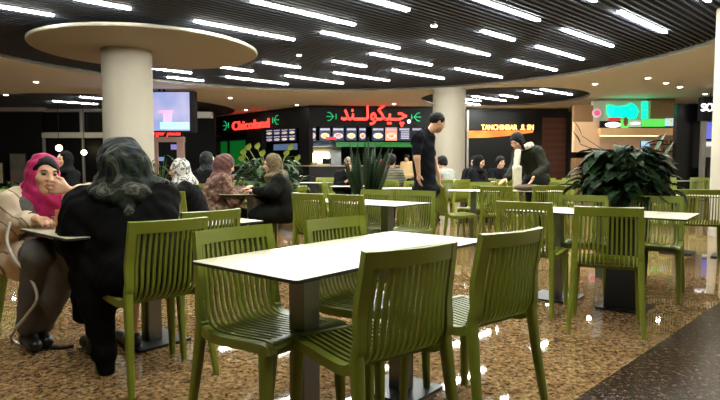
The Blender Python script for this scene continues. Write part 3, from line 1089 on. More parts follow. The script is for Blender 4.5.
# crowded rows at the far right
FR = 'green chairs in the far rows on the right'
k = 0
for x, y, a in ((4.6, 9.9, 200), (5.3, 9.9, 185), (5.1, 11.6, 30), (5.9, 11.6, 10), (4.4, 11.7, 20), (6.7, 12.4, 200), (7.4, 12.3, 190), (5.6, 13.2, 195), (4.1, 13.3, 200), (6.3, 14.3, 15), (7.4, 14.4, 10)):
    chair(x, y, a, 'green chair in the crowded far rows to the right of the big plant', FR)
for x, y, lab in ((7.4, 13.3, 'white table strip in the far rows, just right of the big plant'), (5.6, 12.4, 'far white table mostly behind the big plant, right side'), (4.7, 10.7, 'white table close behind the right edge of the big plant'), (4.1, 12.6, 'small strip of white table left of the big plant')):
    table(x, y, 95, 1.1, 0.62, lab, posts=1)
for x, y, a in ((3.7, 10.4, 200), (3.9, 11.9, 190), (3.3, 13.0, 180)):
    chair(x, y, a, 'green chair in the far rows between the leaning woman and the big plant', 'green chairs left of the big plant')

# things on the tables
p = atz(58, 226, 0.74)
cup = thing('cup', 'small white cup on the table of the woman in pink headscarf', 'cup', (p.x, p.y, 0.74))
MB().lathe([(0.02, 0.0), (0.026, 0.004), (0.034, 0.055), (0.036, 0.058), (0.033, 0.058), (0.026, 0.01)], 20).build('bowl', M['top'], cup, True)
MB().tube([(0.032, 0, 0.046), (0.05, 0, 0.043), (0.052, 0, 0.025), (0.03, 0, 0.018)], 0.004, 8).build('handle', M['top'], cup, True)
M['brownbag'] = mat('brown_cloth', srgb(70, 54, 36), 0.8, var=0.2, vscale=9, bump=0.4, bscale=40)
b = Solid(0.03)
b.ell((-0.06, 0, 0.045), (0.19, 0.13, 0.05)); b.ell((0.12, 0.02, 0.035), (0.14, 0.11, 0.036)); b.cut((0, 0, 0.002), (0, 0, -1)); b.disp = folds(0.006, 30, 34, 20)
p = atz(527, 190, 0.74)
tag(b.build('bag', M['brownbag'], None, 0.012, (2.47, 8.12, 0.74)), 'flat brown cloth bag lying on the table of the leaning woman', 'bag')
# ------------------------------------------------------------------ people
M['pink'] = mat('pink_scarf', srgb(188, 30, 98), 0.8, var=0.12, vscale=14, bump=0.3, bscale=60)
M['beigecoat'] = ramp_mat('beige_striped_wool', [(0.0, srgb(222, 200, 172)), (0.60, srgb(226, 206, 180)), (0.68, srgb(140, 104, 86)), (0.74, srgb(132, 104, 88)), (0.80, srgb(222, 200, 172)), (1.0, srgb(214, 192, 164))], 'DIAGONAL', 2.2, 2, 0.85, 0.2, dist=3.0)
M['greyknit'] = mat('grey_knit', srgb(104, 100, 96), 0.9, var=0.2, vscale=30, bump=0.5, bscale=120)
M['trouser'] = mat('grey_trousers', srgb(92, 90, 86), 0.85, var=0.1, vscale=10)
M['robe'] = mat('black_robe', srgb(12, 11, 12), 0.9, bump=0.15, bscale=30, spec=0.08)
M['scarfpat'] = ramp_mat('patterned_scarf', [(0.0, srgb(12, 13, 17)), (0.36, srgb(22, 27, 25)), (0.45, srgb(18, 20, 32)), (0.5, srgb(44, 52, 38)), (0.55, srgb(18, 19, 21)), (0.61, srgb(84, 84, 72)), (0.64, srgb(22, 22, 26)), (0.73, srgb(110, 108, 94)), (0.77, srgb(16, 16, 18))], 'noise', 6.0, 3, 0.7, 0.15, dist=1.2)
M['whitescarf'] = ramp_mat('white_patterned_scarf', [(0.0, srgb(206, 202, 194)), (0.48, srgb(206, 202, 194)), (0.52, srgb(84, 84, 86)), (0.60, srgb(90, 90, 92)), (0.64, srgb(206, 202, 194))], 'noise', 26, 2, 0.8, 0.2)
M['browncoat'] = ramp_mat('brown_patterned_coat', [(0.30, srgb(52, 34, 30)), (0.45, srgb(92, 62, 54)), (0.52, srgb(140, 112, 94)), (0.6, srgb(84, 58, 52)), (0.72, srgb(152, 128, 106))], 'noise', 11, 4, 0.8, 0.2, dist=0.8)
M['brownscarf'] = mat('brown_scarf', srgb(86, 50, 46), 0.8, var=0.2, vscale=14, bump=0.3, bscale=60)
M['beigescarf'] = ramp_mat('beige_scarf', [(0.3, srgb(78, 64, 46)), (0.5, srgb(116, 100, 74)), (0.62, srgb(70, 56, 42)), (0.75, srgb(140, 124, 98))], 'noise', 16, 3, 0.8, 0.2)
M['blackcloth'] = mat('black_cloth', srgb(16, 16, 18), 0.85, bump=0.15, bscale=40, spec=0.1)
M['navytee'] = mat('black_tshirt', srgb(15, 16, 22), 0.85, bump=0.15, bscale=40, spec=0.12)
M['jeans'] = mat('dark_trousers', srgb(17, 17, 20), 0.85, spec=0.1)
M['greyjacket'] = mat('grey_green_jacket', srgb(40, 41, 34), 0.85, spec=0.1, var=0.1, vscale=8, bump=0.2, bscale=40)
M['creamscarf'] = mat('cream_scarf', srgb(208, 198, 172), 0.85, var=0.08, vscale=20, bump=0.4, bscale=80)
M['stripes'] = ramp_mat('grey_striped_shirt', [(0.0, srgb(104, 98, 76)), (0.45, srgb(104, 98, 76)), (0.55, srgb(60, 62, 58)), (1.0, srgb(60, 62, 58))], 'Z', 7.0, 1, 0.8, 0.2, dist=0.3)
M['redshirt'] = mat('red_shirt', srgb(190, 50, 40), 0.8)
M['tanshirt'] = mat('beige_shirt', srgb(206, 176, 128), 0.8)
M['paleshirt'] = mat('pale_grey_shirt', srgb(140, 140, 132), 0.8)
M['cord'] = mat('white_cord', srgb(214, 206, 190), 0.6)
M['strap'] = mat('dark_strap', srgb(34, 26, 24), 0.6)
M['gold'] = mat('gold', srgb(190, 150, 80), 0.3, metal=1.0)

def person(j, label, root_at, rz=0.0, res=0.012, male=False, q=1.0, hands=True, group=None, face=True):
    B, RT, H = body_solid(j, q, male, face, hands)
    o = B.build('person', M['skin'], None, res, root_at, rz)
    tag(o, label, 'person', group)
    return o, RT, H

# --- woman in pink headscarf, left
def rel(base):
    return lambda x, y, Y: at(x, y, Y) - base
P1 = Vector((-2.02, 3.62, 0))
w = rel(P1)
j = {}
j['hip'] = w(32, 258, 3.62); j['waist'] = w(34, 232, 3.60); j['chest'] = w(36, 212, 3.57); j['neck'] = w(39, 196, 3.54)
j['head'] = w(44, 175, 3.47); j['hfwd'] = (0.74, -0.66, -0.06); j['tilt'] = -0.08
j['shL'] = w(60, 203, 3.66); j['shR'] = w(14, 203, 3.44)
j['elL'] = w(90, 194, 3.46); j['hq'] = 0.84; j['wrL'] = w(69, 190, 3.37)
j['elR'] = w(4, 228, 3.46); j['wrR'] = w(34, 219, 3.3)
j['hdL'] = w(53, 187, 3.335) - w(69, 190, 3.37); j['hnL'] = (-0.25, 0.95, -0.1); j['cuL'] = 0.55
j['hdR'] = w(60, 220, 3.22) - w(34, 219, 3.3); j['hnR'] = (0, 0, -1); j['cuR'] = 0.4
for k, (hx, kx, ky, kY, ax, ay, aY) in dict(R=(20, 40, 254, 3.22, 28, 334, 3.42), L=(40, 76, 250, 3.26, 40, 332, 3.5)).items():
    j['hp' + k] = w(hx + 6, 258, 3.58); j['kn' + k] = w(kx, ky, kY); j['an' + k] = w(ax, ay, aY)
    j['an' + k].z = 0.09
    j['to' + k] = j['an' + k] + Vector((0.1, -0.11, -0.055))
p1, RT, H = person(j, 'woman in pink headscarf and beige coat, sitting with her hand to her mouth', P1, 0, 0.0075)
face_parts(H, p1)
headscarf(H, j, M['pink'], p1, 0.97, 0.06, 0.009, 0.009, 1.02, 0.16)
hr = Solid(0.01)
c, r, f, u = H
hr.ell(c + u * 0.034 + f * 0.0, (0.079, 0.099, 0.09), [r, f, u]); hr.ell(c + f * 0.09 - u * 0.035, (0.07, 0.06, 0.088), [r, f, u], k=0.01, sign=-1)
hr.cut(c - f * 0.03, -f)
hr.ell(c + f * 0.09 + r * 0.02 + u * 0.01, (0.05, 0.06, 0.06), [r, f, u], k=0.01, sign=-1); hr.cut(c + u * 0.005, -u)
hr.build('hair', M['hair'], p1, 0.008)
C = cloth_upper(j, RT, 0.028, 0.93, 1.05, 0.55, 0.01, amp=0.008)
# the sleeve of the raised arm is pushed back to the elbow
C.ops = [o for o in C.ops if not (o[0] == 'cap' and np.allclose(o[1], np.array(j['elL'])))]
C.build('coat', M['beigecoat'], p1, 0.011)
lap = Solid(0.03)
for s in (1, -1):
    base = Vector(j['neck']) + Vector(RT[0]) * 0.1 * s + Vector(RT[1]) * 0.06
    lap.cap(base + Vector((0, 0, -0.02)), Vector(j['chest']) + Vector(RT[0]) * 0.1 * s + Vector(RT[1]) * 0.125, 0.05, 0.05); lap.cap(Vector(j['chest']) + Vector(RT[0]) * 0.1 * s + Vector(RT[1]) * 0.125, Vector(j['waist']) + Vector(RT[0]) * 0.085 * s + Vector(RT[1]) * 0.12, 0.05, 0.05)
lap.build('collar', M['greyknit'], p1, 0.011)
hem = Solid(0.03)                                                   # the coat tail hanging between the legs
hem.cap(w(60, 262, 3.3), w(54, 296, 3.32), 0.1, 0.075); hem.cap(w(54, 296, 3.32), w(50, 318, 3.32), 0.07, 0.015); hem.cap(w(36, 262, 3.35), w(44, 290, 3.33), 0.09, 0.06)
hem.disp = folds(0.007, 40, 30, 12)
hem.build('coat_tail', M['trouser'], p1, 0.011)
cloth_lower(j, 0.016, 0.006, 0.92, 0.012).build('trousers', M['trouser'], p1, 0.012)
shoes(j, M['shoe'], p1)
wr = Vector(j['wrR'])
dd = (Vector(j['wrR']) - Vector(j['elR'])).normalized()
rg = MB()
a = dd.cross(Vector((0, 0, 1))).normalized(); bq = a.cross(dd)
rg.tube([wr - dd * 0.01 + (a * math.cos(t) + bq * math.sin(t)) * 0.036 for t in [2 * PI * i / 16 for i in range(17)]], 0.009, 8)
rg.build('bracelet', M['strap'], p1, True)
# orange pouch by her hand
pp = atz(62, 224, 0.74)
pz = MB().box((0, 0, 0.055), (0.1, 0.035, 0.11), 0.5).bevel(0.012, 3)
M['orange'] = mat('orange_leather', srgb(196, 120, 64), 0.6, bump=0.2, bscale=90)
pp = at(63, 213, 3.26)
tag(pz.build('pouch', M['orange'], None, True, (pp.x, 3.28, 0.74)), 'small orange pouch standing on the table beside the hand of the woman in pink', 'pouch')

# --- woman in black with the patterned scarf, back toward us
P2 = Vector((-1.13, 3.0, 0))
w = rel(P2)
j = {}
j['hip'] = Vector((0.0, 0.0, 0.56)); j['waist'] = w(137, 232, 3.04); j['chest'] = w(128, 212, 3.08); j['neck'] = w(124, 182, 3.13)
j['head'] = w(121, 163, 3.22); j['hfwd'] = (-0.62, 0.75, -0.25)
j['shL'] = w(88, 203, 3.06); j['shR'] = w(160, 196, 3.2)
j['elL'] = w(74, 236, 3.16); j['wrL'] = w(84, 230, 3.38); j['elR'] = w(162, 216, 3.36); j['wrR'] = w(132, 218, 3.48)
j['hnL'] = (0, 0, -1)
for k, (hv, kx, aa) in dict(L=(-0.09, (-0.36, 0.14), (-0.42, 0.26)), R=(0.09, (-0.22, 0.32), (-0.26, 0.38))).items():
    j['hp' + k] = Vector((hv * 0.7, hv * 0.7, 0.54)); j['kn' + k] = Vector((kx[0], kx[1], 0.5)); j['an' + k] = Vector((aa[0], aa[1], 0.09)); j['to' + k] = Vector((aa[0] - 0.1, aa[1] + 0.1, 0.035))
p2, RT, H = person(j, 'woman in a long black robe and patterned scarf, sitting with her back toward us', P2, 0, 0.01)
C = cloth_upper(j, RT, 0.04, 0.95, 1.22, 0.95, 0.02, amp=0.008)
C.cap(w(84, 208, 3.06), w(76, 240, 3.1), 0.085, 0.1, k=0.06); C.cap(w(160, 204, 3.18), w(158, 232, 3.16), 0.085, 0.075, k=0.06)
C.cap(w(82, 214, 3.0), w(79, 242, 3.0), 0.1, 0.1, k=0.06)
C.cap(w(100, 214, 3.05), w(150, 206, 3.1), 0.1, 0.1, k=0.08)
C.cap(w(92, 250, 3.02), w(98, 300, 2.98), 0.115, 0.09, k=0.06)
C.cap(w(98, 300, 2.98), w(104, 352, 2.96), 0.088, 0.06, k=0.04)
C.cap(w(104, 352, 2.96), w(107, 374, 2.95), 0.058, 0.035, k=0.03)
C.cap(w(90, 260, 3.16), w(84, 312, 3.18), 0.1, 0.065, k=0.05)
C.cap(w(120, 250, 3.1), w(118, 300, 3.1), 0.12, 0.05, k=0.05)
C.build('robe', M['robe'], p2, 0.012)
c, r, f, u = H
B = Solid(0.05)
R = [r, f, u]
B.ell(w(122, 162, 3.18), (0.13, 0.14, 0.145), R); B.ell(w(126, 166, 3.06), (0.13, 0.12, 0.12), R)
B.cap(w(112, 186, 3.08), w(136, 190, 3.08), 0.095, 0.085); B.ell(w(120, 194, 3.02), (0.17, 0.12, 0.075))
B.cap(w(126, 190, 2.98), w(128, 214, 2.93), 0.05, 0.03); B.cap(w(140, 184, 3.1), w(166, 182, 3.14), 0.05, 0.02)
B.ell(c + f * 0.13 - u * 0.02, (0.06, 0.085, 0.085), R, k=0.018, sign=-1)
B.disp = folds(0.009, 36, 30, 34, 0.7)
B.build('headscarf', M['scarfpat'], p2, 0.010)
shoes(j, M['shoe'], p2)

# white cord that hangs from the woman in pink to the floor, dark strap on the floor
pts = [at(10, 222, 3.25), at(7, 240, 3.24), at(14, 258, 3.22), at(28, 275, 3.2), at(36, 290, 3.2), at(36, 302, 3.2), at(26, 316, 3.24), at(15, 330, 3.3)]
a, b_ = atz(12, 340, 0.008), atz(28, 348, 0.008)
cpts = catmull(pts + [Vector((a.x, a.y, 0.009)), Vector((b_.x, b_.y, 0.009))], 8)
tag(MB().tube(cpts, 0.0085, 8).build('cord', M['cord'], None, True), 'white cord hanging beside the woman in pink and curling onto the floor', 'cord')
a, b_ = atz(32, 349, 0.01), atz(74, 346, 0.01)
st = MB().tube(catmull([a, a.lerp(b_, 0.3) + Vector((0, 0.02, 0)), a.lerp(b_, 0.7) - Vector((0, 0.01, 0)), b_], 6), 0.012, 8)
tag(st.build('strap', M['strap'], None, True), 'dark strap lying on the granite floor at the feet of the woman in pink', 'strap')

def dress(j, RT, o, top, res=0.013, off=0.022, hem=0.6, sleeve=0.93, q=1.0, lower=None, flare=0.01, male=False, amp=0.006, name='coat', legs=True):
    cloth_upper(j, RT, off, sleeve, q, hem, flare, male, amp).build(name, top, o, res)
    if legs:
        cloth_lower(j).build('trousers', lower or M['jeans'], o, res)
        shoes(j, M['shoe'], o)

# --- woman in the white patterned scarf
j = sit_joints(0.36, seat=0.37, lw=(-0.06, 0.3, 0.82), rw=(0.04, 0.26, 0.98), hfwd=(0.0, 1, -0.12), le=(-0.24, 0.2, 0.8), re=(0.2, 0.22, 0.78))
o, RT, H = person(j, 'woman in white patterned scarf sitting with a hand near her face, facing left', (-1.83, 6.5, 0), math.radians(98), 0.012)
face_parts(H, o); headscarf(H, j, M['whitescarf'], o, 1.02, 0.1, 0.012, 0.006, 1.0, 0.12)
dress(j, RT, o, M['blackcloth'])
# --- woman in brown patterned coat, turned away from us
j = sit_joints(0.36, seat=0.42, hfwd=(0, 1, -0.35), lw=(-0.04, 0.44, 0.78), rw=(0.14, 0.44, 0.78))
o, RT, H = person(j, 'woman in brown patterned coat and brown scarf leaning on the table, seen from behind', (-1.96, 7.28, 0), math.radians(-62), 0.012)
headscarf(H, j, M['brownscarf'], o, 1.12, 0.1, 0.012, 0.008, 1.0, 0.0, bun=1)
dress(j, RT, o, M['browncoat'], off=0.045, q=1.1, amp=0.012)
# --- companion behind her
j = sit_joints(0.1, hfwd=(0.3, 1, 0))
o, RT, H = person(j, 'person in a grey green headscarf partly hidden behind the woman in brown coat', (-2.36, 8.6, 0), math.radians(-30), 0.014)
headscarf(H, j, M['scarfpat'], o, 1.0, 0.08, 0.014); dress(j, RT, o, M['blackcloth'], 0.016)
# --- woman in beige headscarf, profile to the left
j = sit_joints(0.3, seat=0.42, hfwd=(0, 1, -0.1), lw=(-0.14, 0.42, 0.78), rw=(0.05, 0.47, 0.78), le=(-0.25, 0.2, 0.78))
o, RT, H = person(j, 'woman in dark green coat and beige headscarf in profile, one arm on the table', (-0.93, 7.3, 0), math.radians(100), 0.011)
face_parts(H, o); headscarf(H, j, M['beigescarf'], o, 1.06, 0.08, 0.012, 0.007, 1.0, 0.06)
M['darkgreen'] = mat('dark_green_coat', srgb(22, 23, 19), 0.88, spec=0.1, var=0.15, vscale=8, bump=0.2, bscale=40)
dress(j, RT, o, M['darkgreen'], off=0.034, q=1.1, hem=0.8)
# --- small figure behind the two women on the left
j = sit_joints(0.12, hfwd=(0, 1, 0), rw=(0.0, 0.3, 0.9))
p = at(70, 170, 8.2)
o, RT, H = person(j, 'small dark clad woman in the distance between the pink scarf and the black robe', (p.x, 8.2, 0), math.radians(150), 0.014)
face_parts(H, o, False); headscarf(H, j, M['blackcloth'], o, 1.0, 0.07, 0.014); dress(j, RT, o, M['blackcloth'], 0.016)
# --- customer below the kitchen, facing us
j = sit_joints(0.42, hfwd=(0.4, 1, -0.1))
p = at(345, 168, 10.6)
o, RT, H = person(j, 'dark dressed customer with grey hair sitting left of the tall snake plant', (p.x, 10.6, 0), math.radians(195), 0.014, True)
M['greyhair'] = mat('grey_hair', srgb(112, 100, 88), 0.7, bump=0.4, bscale=120)
face_parts(H, o, False); hair_cap(H, M['greyhair'], o); dress(j, RT, o, M['blackcloth'], 0.016, hem=0, name='jacket')
# --- person in striped shirt, seen from behind
j = sit_joints(0.15, hfwd=(-0.2, 1, -0.1))
p = at(389, 175, 10.2)
o, RT, H = person(j, 'person in grey striped shirt seen from behind, left of the standing man', (p.x, 10.2, 0), math.radians(-25), 0.014, True)
hair_cap(H, M['hair'], o, 0.016, back=1); dress(j, RT, o, M['stripes'], 0.016, off=0.03, hem=0, sleeve=0.6, q=1.15, name='shirt')
chair(p.x - 0.06, 9.93, 25, 'green chair under the person in the striped shirt', 'green slatted chairs')
# --- two at the counter
p = at(387, 158, 19.2)
j = stand_joints(1.5, (0.3, 1, -0.2))
o, RT, H = person(j, 'child in red shirt standing at the shop counter', (p.x, 19.2, 0), math.radians(-10), 0.018, True, hands=False)
hair_cap(H, M['hair'], o, 0.018, res=0.014, back=1); dress(j, RT, o, M['redshirt'], 0.018, hem=0, sleeve=0.5, name='shirt')
p = at(407, 160, 18.9)
j = stand_joints(1.4, (0.0, 1, -0.2))
o, RT, H = person(j, 'dark haired child in beige shirt at the counter, just left of the standing man', (p.x, 18.9, 0), math.radians(160), 0.018, True, hands=False)
hair_cap(H, M['hair'], o, 0.018, res=0.014); dress(j, RT, o, M['tanshirt'], 0.018, hem=0, sleeve=0.9, name='shirt')
# --- person in pale shirt behind the standing man
j = sit_joints(0.3, hfwd=(0, 1, -0.3))
p = at(450, 172, 10.6)
o, RT, H = person(j, 'person in pale grey shirt with black hair, bent over in front of the cream column', (p.x, 10.6, 0), math.radians(40), 0.014, True)
hair_cap(H, M['hair'], o, 0.018, back=1); dress(j, RT, o, M['paleshirt'], 0.016, off=0.03, hem=0, name='shirt')
chair(p.x + 0.22, 10.4, -40, 'green chair under the person in the pale grey shirt', 'green slatted chairs')

# --- standing man in black
j = stand_joints(1.76, (0.95, 0.32, -0.42))
PM = at(425, 190, 7.2)
base = Vector((PM.x, 7.2, 0))
w = rel(base)
j['hip'] = w(426, 190, 7.2); j['waist'] = w(424, 166, 7.2); j['chest'] = w(423, 148, 7.19); j['neck'] = w(428, 131, 7.18)
j['head'] = w(437, 122.5, 7.16)
q0 = Vector((0.42, 0.9, 0)).normalized()
j['shL'] = w(424, 137, 7.36); j['shR'] = w(417, 137, 7.03)
j['elR'] = w(417, 158, 6.97); j['wrR'] = w(418.5, 173, 6.99); j['hdR'] = (0.02, 0.1, -1); j['hnR'] = (1, 0.3, 0); j['cuR'] = 0.35
j['elL'] = w(434, 160, 7.42); j['wrL'] = w(439, 176, 7.36); j['hdL'] = (0.1, 0, -1); j['hnL'] = (1, -0.3, 0)
for k, dy in (('R', -0.09), ('L', 0.09)):
    j['hp' + k] = j['hip'] + Vector((0.0, dy, -0.02)); j['kn' + k] = Vector((0.03, dy, 0.48)); j['an' + k] = Vector((-0.02, dy, 0.09)); j['to' + k] = Vector((0.14, dy * 1.1, 0.035))
o, RT, H = person(j, 'man in black T-shirt standing and looking down, dark short hair', base, 0, 0.009, True)
face_parts(H, o)
c, r, f, u = H
hb = Solid(0.015)
hb.ell(c + u * 0.036 - f * 0.014, (0.084, 0.101, 0.097), [r, f, u]); hb.ell(c + f * 0.09 - u * 0.03, (0.085, 0.072, 0.1), [r, f, u], k=0.012, sign=-1)
hb.cut(c - u * 0.05 - f * 0.03, -u + f * 0.5); hb.disp = folds(0.003, 90, 80, 60)
hb.build('hair', M['hair'], o, 0.008)
bd = Solid(0.01)
bd.ell(c - u * 0.06 + f * 0.03, (0.0585, 0.0685, 0.0588), [r, f, u]); bd.cut(c - u * 0.035, u); 
bd.build('stubble', mat('stubble', srgb(150, 112, 90), 0.7), o, 0.009)
C = cloth_upper(j, RT, 0.02, 0.36, 0.98, 0.0, 0.0, True, 0.006)
C.cap(Vector(j['chest']), Vector(j['hip']) - Vector((0, 0, 0.06)), 0.135, 0.14, k=0.05)
C.build('shirt', M['navytee'], o, 0.01)
L_ = cloth_lower(j, 0.02)
for k in 'LR': L_.cap(j['hp' + k], j['kn' + k], 0.115, 0.085)
L_.build('trousers', M['jeans'], o, 0.012); shoes(j, M['shoe'], o)
# --- leaning woman with the cream scarf
base = Vector((at(530, 190, 8.75).x, 8.75, 0))
w = rel(base)
j = stand_joints(1.62)
j['hip'] = w(536, 180, 8.8); j['waist'] = w(535, 167, 8.75); j['chest'] = w(531, 156, 8.68); j['neck'] = w(524, 147, 8.58); j['head'] = w(517, 141.5, 8.48)
j['hfwd'] = (-0.72, -0.55, -0.5)
j['shL'] = w(538, 152, 8.5); j['shR'] = w(518, 153, 8.75)
j['elL'] = w(545, 168, 8.42); j['wrL'] = w(534, 176, 8.3); j['hdL'] = (-0.45, -0.3, -0.8); j['hnL'] = (-0.7, 0, 0.3); j['cuL'] = 0.2
j['elR'] = w(515, 168, 8.6); j['wrR'] = w(506, 179, 8.35); j['hdR'] = (-0.8, -0.5, -0.35); j['hnR'] = (0, 0, -1); j['cuR'] = 0.3
j['hpL'] = j['hip'] + Vector((0.08, -0.03, -0.03)); j['hpR'] = j['hip'] + Vector((-0.07, 0.05, -0.03))
for k, dx in (('L', 0.12), ('R', -0.02)):
    j['kn' + k] = Vector((dx + 0.08, 0.1, 0.48)); j['an' + k] = Vector((dx + 0.06, 0.16, 0.09)); j['to' + k] = Vector((dx - 0.04, 0.04, 0.035))
o, RT, H = person(j, 'woman in grey jacket and long cream scarf leaning over the table', base, 0, 0.010)
face_parts(H, o)
c, r, f, u = H
hb = Solid(0.025)
hb.ell(c + u * 0.034 - f * 0.016, (0.094, 0.108, 0.106), [r, f, u]); hb.cap(c - f * 0.06 - u * 0.02, c - f * 0.07 - u * 0.15, 0.075, 0.06)
for s in (-1, 1): hb.cap(c + r * s * 0.082 + u * 0.02 + f * 0.02, c + r * s * 0.088 - u * 0.12 + f * 0.015, 0.024, 0.02)
hb.ell(c + f * 0.1 - u * 0.04, (0.062, 0.09, 0.1), [r, f, u], k=0.012, sign=-1); hb.disp = folds(0.004, 70, 60, 30)
hb.build('hair', M['hair'], o, 0.009)
cloth_upper(j, RT, 0.03, 0.95, 1.05, 0, 0.02, False, 0.007).build('jacket', M['greyjacket'], o, 0.011)
cloth_lower(j).build('trousers', M['jeans'], o, 0.013); shoes(j, M['shoe'], o)
sc = Solid(0.02)
nk = Vector(j['neck'])
ring = [nk + Vector((0.105 * math.cos(t), 0.1 * math.sin(t), 0.0 + 0.03 * math.cos(t))) for t in [2 * PI * i / 10 for i in range(11)]]
for a, b_ in zip(ring[:-1], ring[1:]): sc.cap(a, b_, 0.04, 0.04)
for a, b_, r0 in ((w(518, 152, 8.42), w(516, 168, 8.36), 0.045), (w(516, 168, 8.36), w(516, 186, 8.36), 0.05), (w(519, 168, 8.36), w(519, 186, 8.36), 0.04)): sc.cap(a, b_, r0, r0)
sc.disp = folds(0.006, 60, 40, 26)
sc.build('scarf', M['creamscarf'], o, 0.011)

# --- three dark dressed people at the table in front of the dark restaurant
for i, (px, Y, rz, hf, lab, sc_) in enumerate(((475, 11.95, 165, (0.2, 1, -0.15), 'dark dressed person sitting left at the table before the dark restaurant, arms on the table', None),
                                              (497, 12.05, 190, (-0.2, 1, -0.1), 'dark dressed person sitting at the table right behind the hands of the leaning woman', None),
                                              (471, 11.05, 235, (0, 1, -0.3), 'person in black sitting at the end of the table, next to the cream column', None))):
    p = at(px, 170, Y)
    j = sit_joints(0.25, hfwd=hf, lw=(-0.08, 0.46, 0.78), rw=(0.12, 0.44, 0.78))
    o, RT, H = person(j, lab, (p.x, Y, 0), math.radians(rz), 0.014)
    face_parts(H, o, False)
    headscarf(H, j, M['blackcloth'], o, 1.0, 0.08, 0.014) if i != 1 else hair_cap(H, M['hair'], o, 0.016)
    dress(j, RT, o, M['blackcloth'], 0.016, off=0.03)
# ------------------------------------------------------------------ plants
def leaf(mb, base, d, L, Wd, up=Vector((0, 0, 1)), droop=0.6, fold=0.25, n=6):
    """pointed leaf with a folded midrib, arching over"""
    d = nv(d)
    side = d.cross(up)
    if side.length < 0.1: side = d.cross(Vector((1, 0, 0)))
    side.normalize()
    nn = side.cross(d).normalized()
    mid, lf, rt = [], [], []
    p = Vector(base)
    bm = mb.bm
    for i in range(n + 1):
        t = i / n
        wv = Wd * math.sin(PI * min(1, t ** 0.8)) * (1 - 0.25 * t) * 0.5 + 0.002
        mid.append(bm.verts.new(p))
        lf.append(bm.verts.new(p + side * wv + nn * wv * fold))
        rt.append(bm.verts.new(p - side * wv + nn * wv * fold))
        a = droop * (1.0 / n)
        d = (d * math.cos(a) - nn * math.sin(a)).normalized()
        nn = side.cross(d).normalized()
        p = p + d * (L / n)
    for i in range(n):
        mb.face([mid[i], mid[i + 1], lf[i + 1], lf[i]])
        mb.face([rt[i], rt[i + 1], mid[i + 1], mid[i]])

def leafy_plant(label, x, y, pot_r, pot_h, spread, height, n, Lr, Wr, mleaf, ymin=0.0, seed=1, square=False):
    rd = random.Random(seed)
    t = thing('potted_plant', label, 'plant', (x, y, 0))
    pt = MB()
    if square:
        pt.box((0, 0, pot_h / 2), (pot_r * 1.7, pot_r * 1.7, pot_h), taper=1.12).bevel(0.012, 2)
    else:
        pt.lathe([(pot_r * 0.75, 0), (pot_r * 0.78, 0.01), (pot_r, pot_h - 0.03), (pot_r * 1.04, pot_h), (pot_r * 0.94, pot_h), (pot_r * 0.92, pot_h - 0.05)], 28)
    po = pt.build('pot', M['pot'], t, not square)
    MB().lathe([(pot_r * 0.8, pot_h - 0.06), (pot_r * 0.8, pot_h + 0.004)], 20).build('soil', M['soil'], po)
    fo, st = MB(), MB()
    for i in range(n):
        a = rd.uniform(0, 2 * PI)
        e = rd.uniform(ymin, 1.0)
        rr = spread * math.sqrt(rd.uniform(0.02, 1)) * (1 - 0.45 * e)
        tip = Vector((rr * math.cos(a), rr * math.sin(a), pot_h + height * e * (0.75 + 0.25 * rd.random())))
        root = Vector((0.3 * pot_r * math.cos(a), 0.3 * pot_r * math.sin(a), pot_h - 0.02))
        midp = root.lerp(tip, 0.55) + Vector((0, 0, 0.12 * height))
        st.tube([root, midp, tip], [0.007, 0.006, 0.004], 5)
        L = rd.uniform(*Lr)
        d = Vector((math.cos(a + rd.uniform(-0.7, 0.7)), math.sin(a + rd.uniform(-0.7, 0.7)), rd.uniform(-0.2, 0.7)))
        leaf(fo, tip, d, L, L * rd.uniform(*Wr), droop=rd.uniform(0.6, 1.6))
    fo.build('foliage', mleaf, t, True, ang=3)
    st.build('stems', M['stem'], t, True)
    return t
# the big dark plant on the right, its pot behind the right table
big = leafy_plant('big dark leafy plant in a black pot behind the right table', 2.52, 5.42, 0.2, 0.84, 0.42, 0.46, 420, (0.16, 0.27), (0.45, 0.62), M['leaf'], 0.0, 3, True)
lf = MB()
for a, e, L in ((2.6, 0.62, 0.2), (2.9, 0.5, 0.16), (0.4, 0.4, 0.22), (0.1, 0.3, 0.2)):
    p0 = Vector((0.1 * math.cos(a), 0.1 * math.sin(a), 1.2)); p1_ = Vector((0.4 * math.cos(a), 0.3 * math.sin(a), 0.95 + e * 0.72))
    lf.tube([Vector((0, 0, 0.86)), p0, p1_], [0.007, 0.006, 0.003], 5)
    leaf(lf, p1_, (math.cos(a) * 0.4, math.sin(a) * 0.2, 1), L, 0.06, droop=0.3)
lf.build('shoots', M['leaf2'], big, True, ang=3)
# plant between the two seated women
mid = leafy_plant('green leafy plant with yellowish top leaves behind the woman in the beige headscarf', -1.55, 9.75, 0.26, 0.55, 0.72, 0.72, 240, (0.16, 0.3), (0.4, 0.6), M['leaf2'], 0.0, 5)
ye = MB()
for px, py in ((243, 152), (248, 147), (257, 146), (241, 158), (290, 147), (286, 153), (262, 153), (297, 158)):
    q = at(px, py, 9.6) - Vector((-1.55, 9.75, 0))
    ye.tube([Vector((0, 0, 0.55)), Vector((q.x * 0.5, 0, q.z * 0.75)), q], 0.005, 5)
    leaf(ye, q - Vector((0, 0, 0.06)), (0.2, -0.3, 1), 0.15, 0.12, droop=0.5)
ye.build('top_leaves', M['leafy'], mid, True, ang=3)
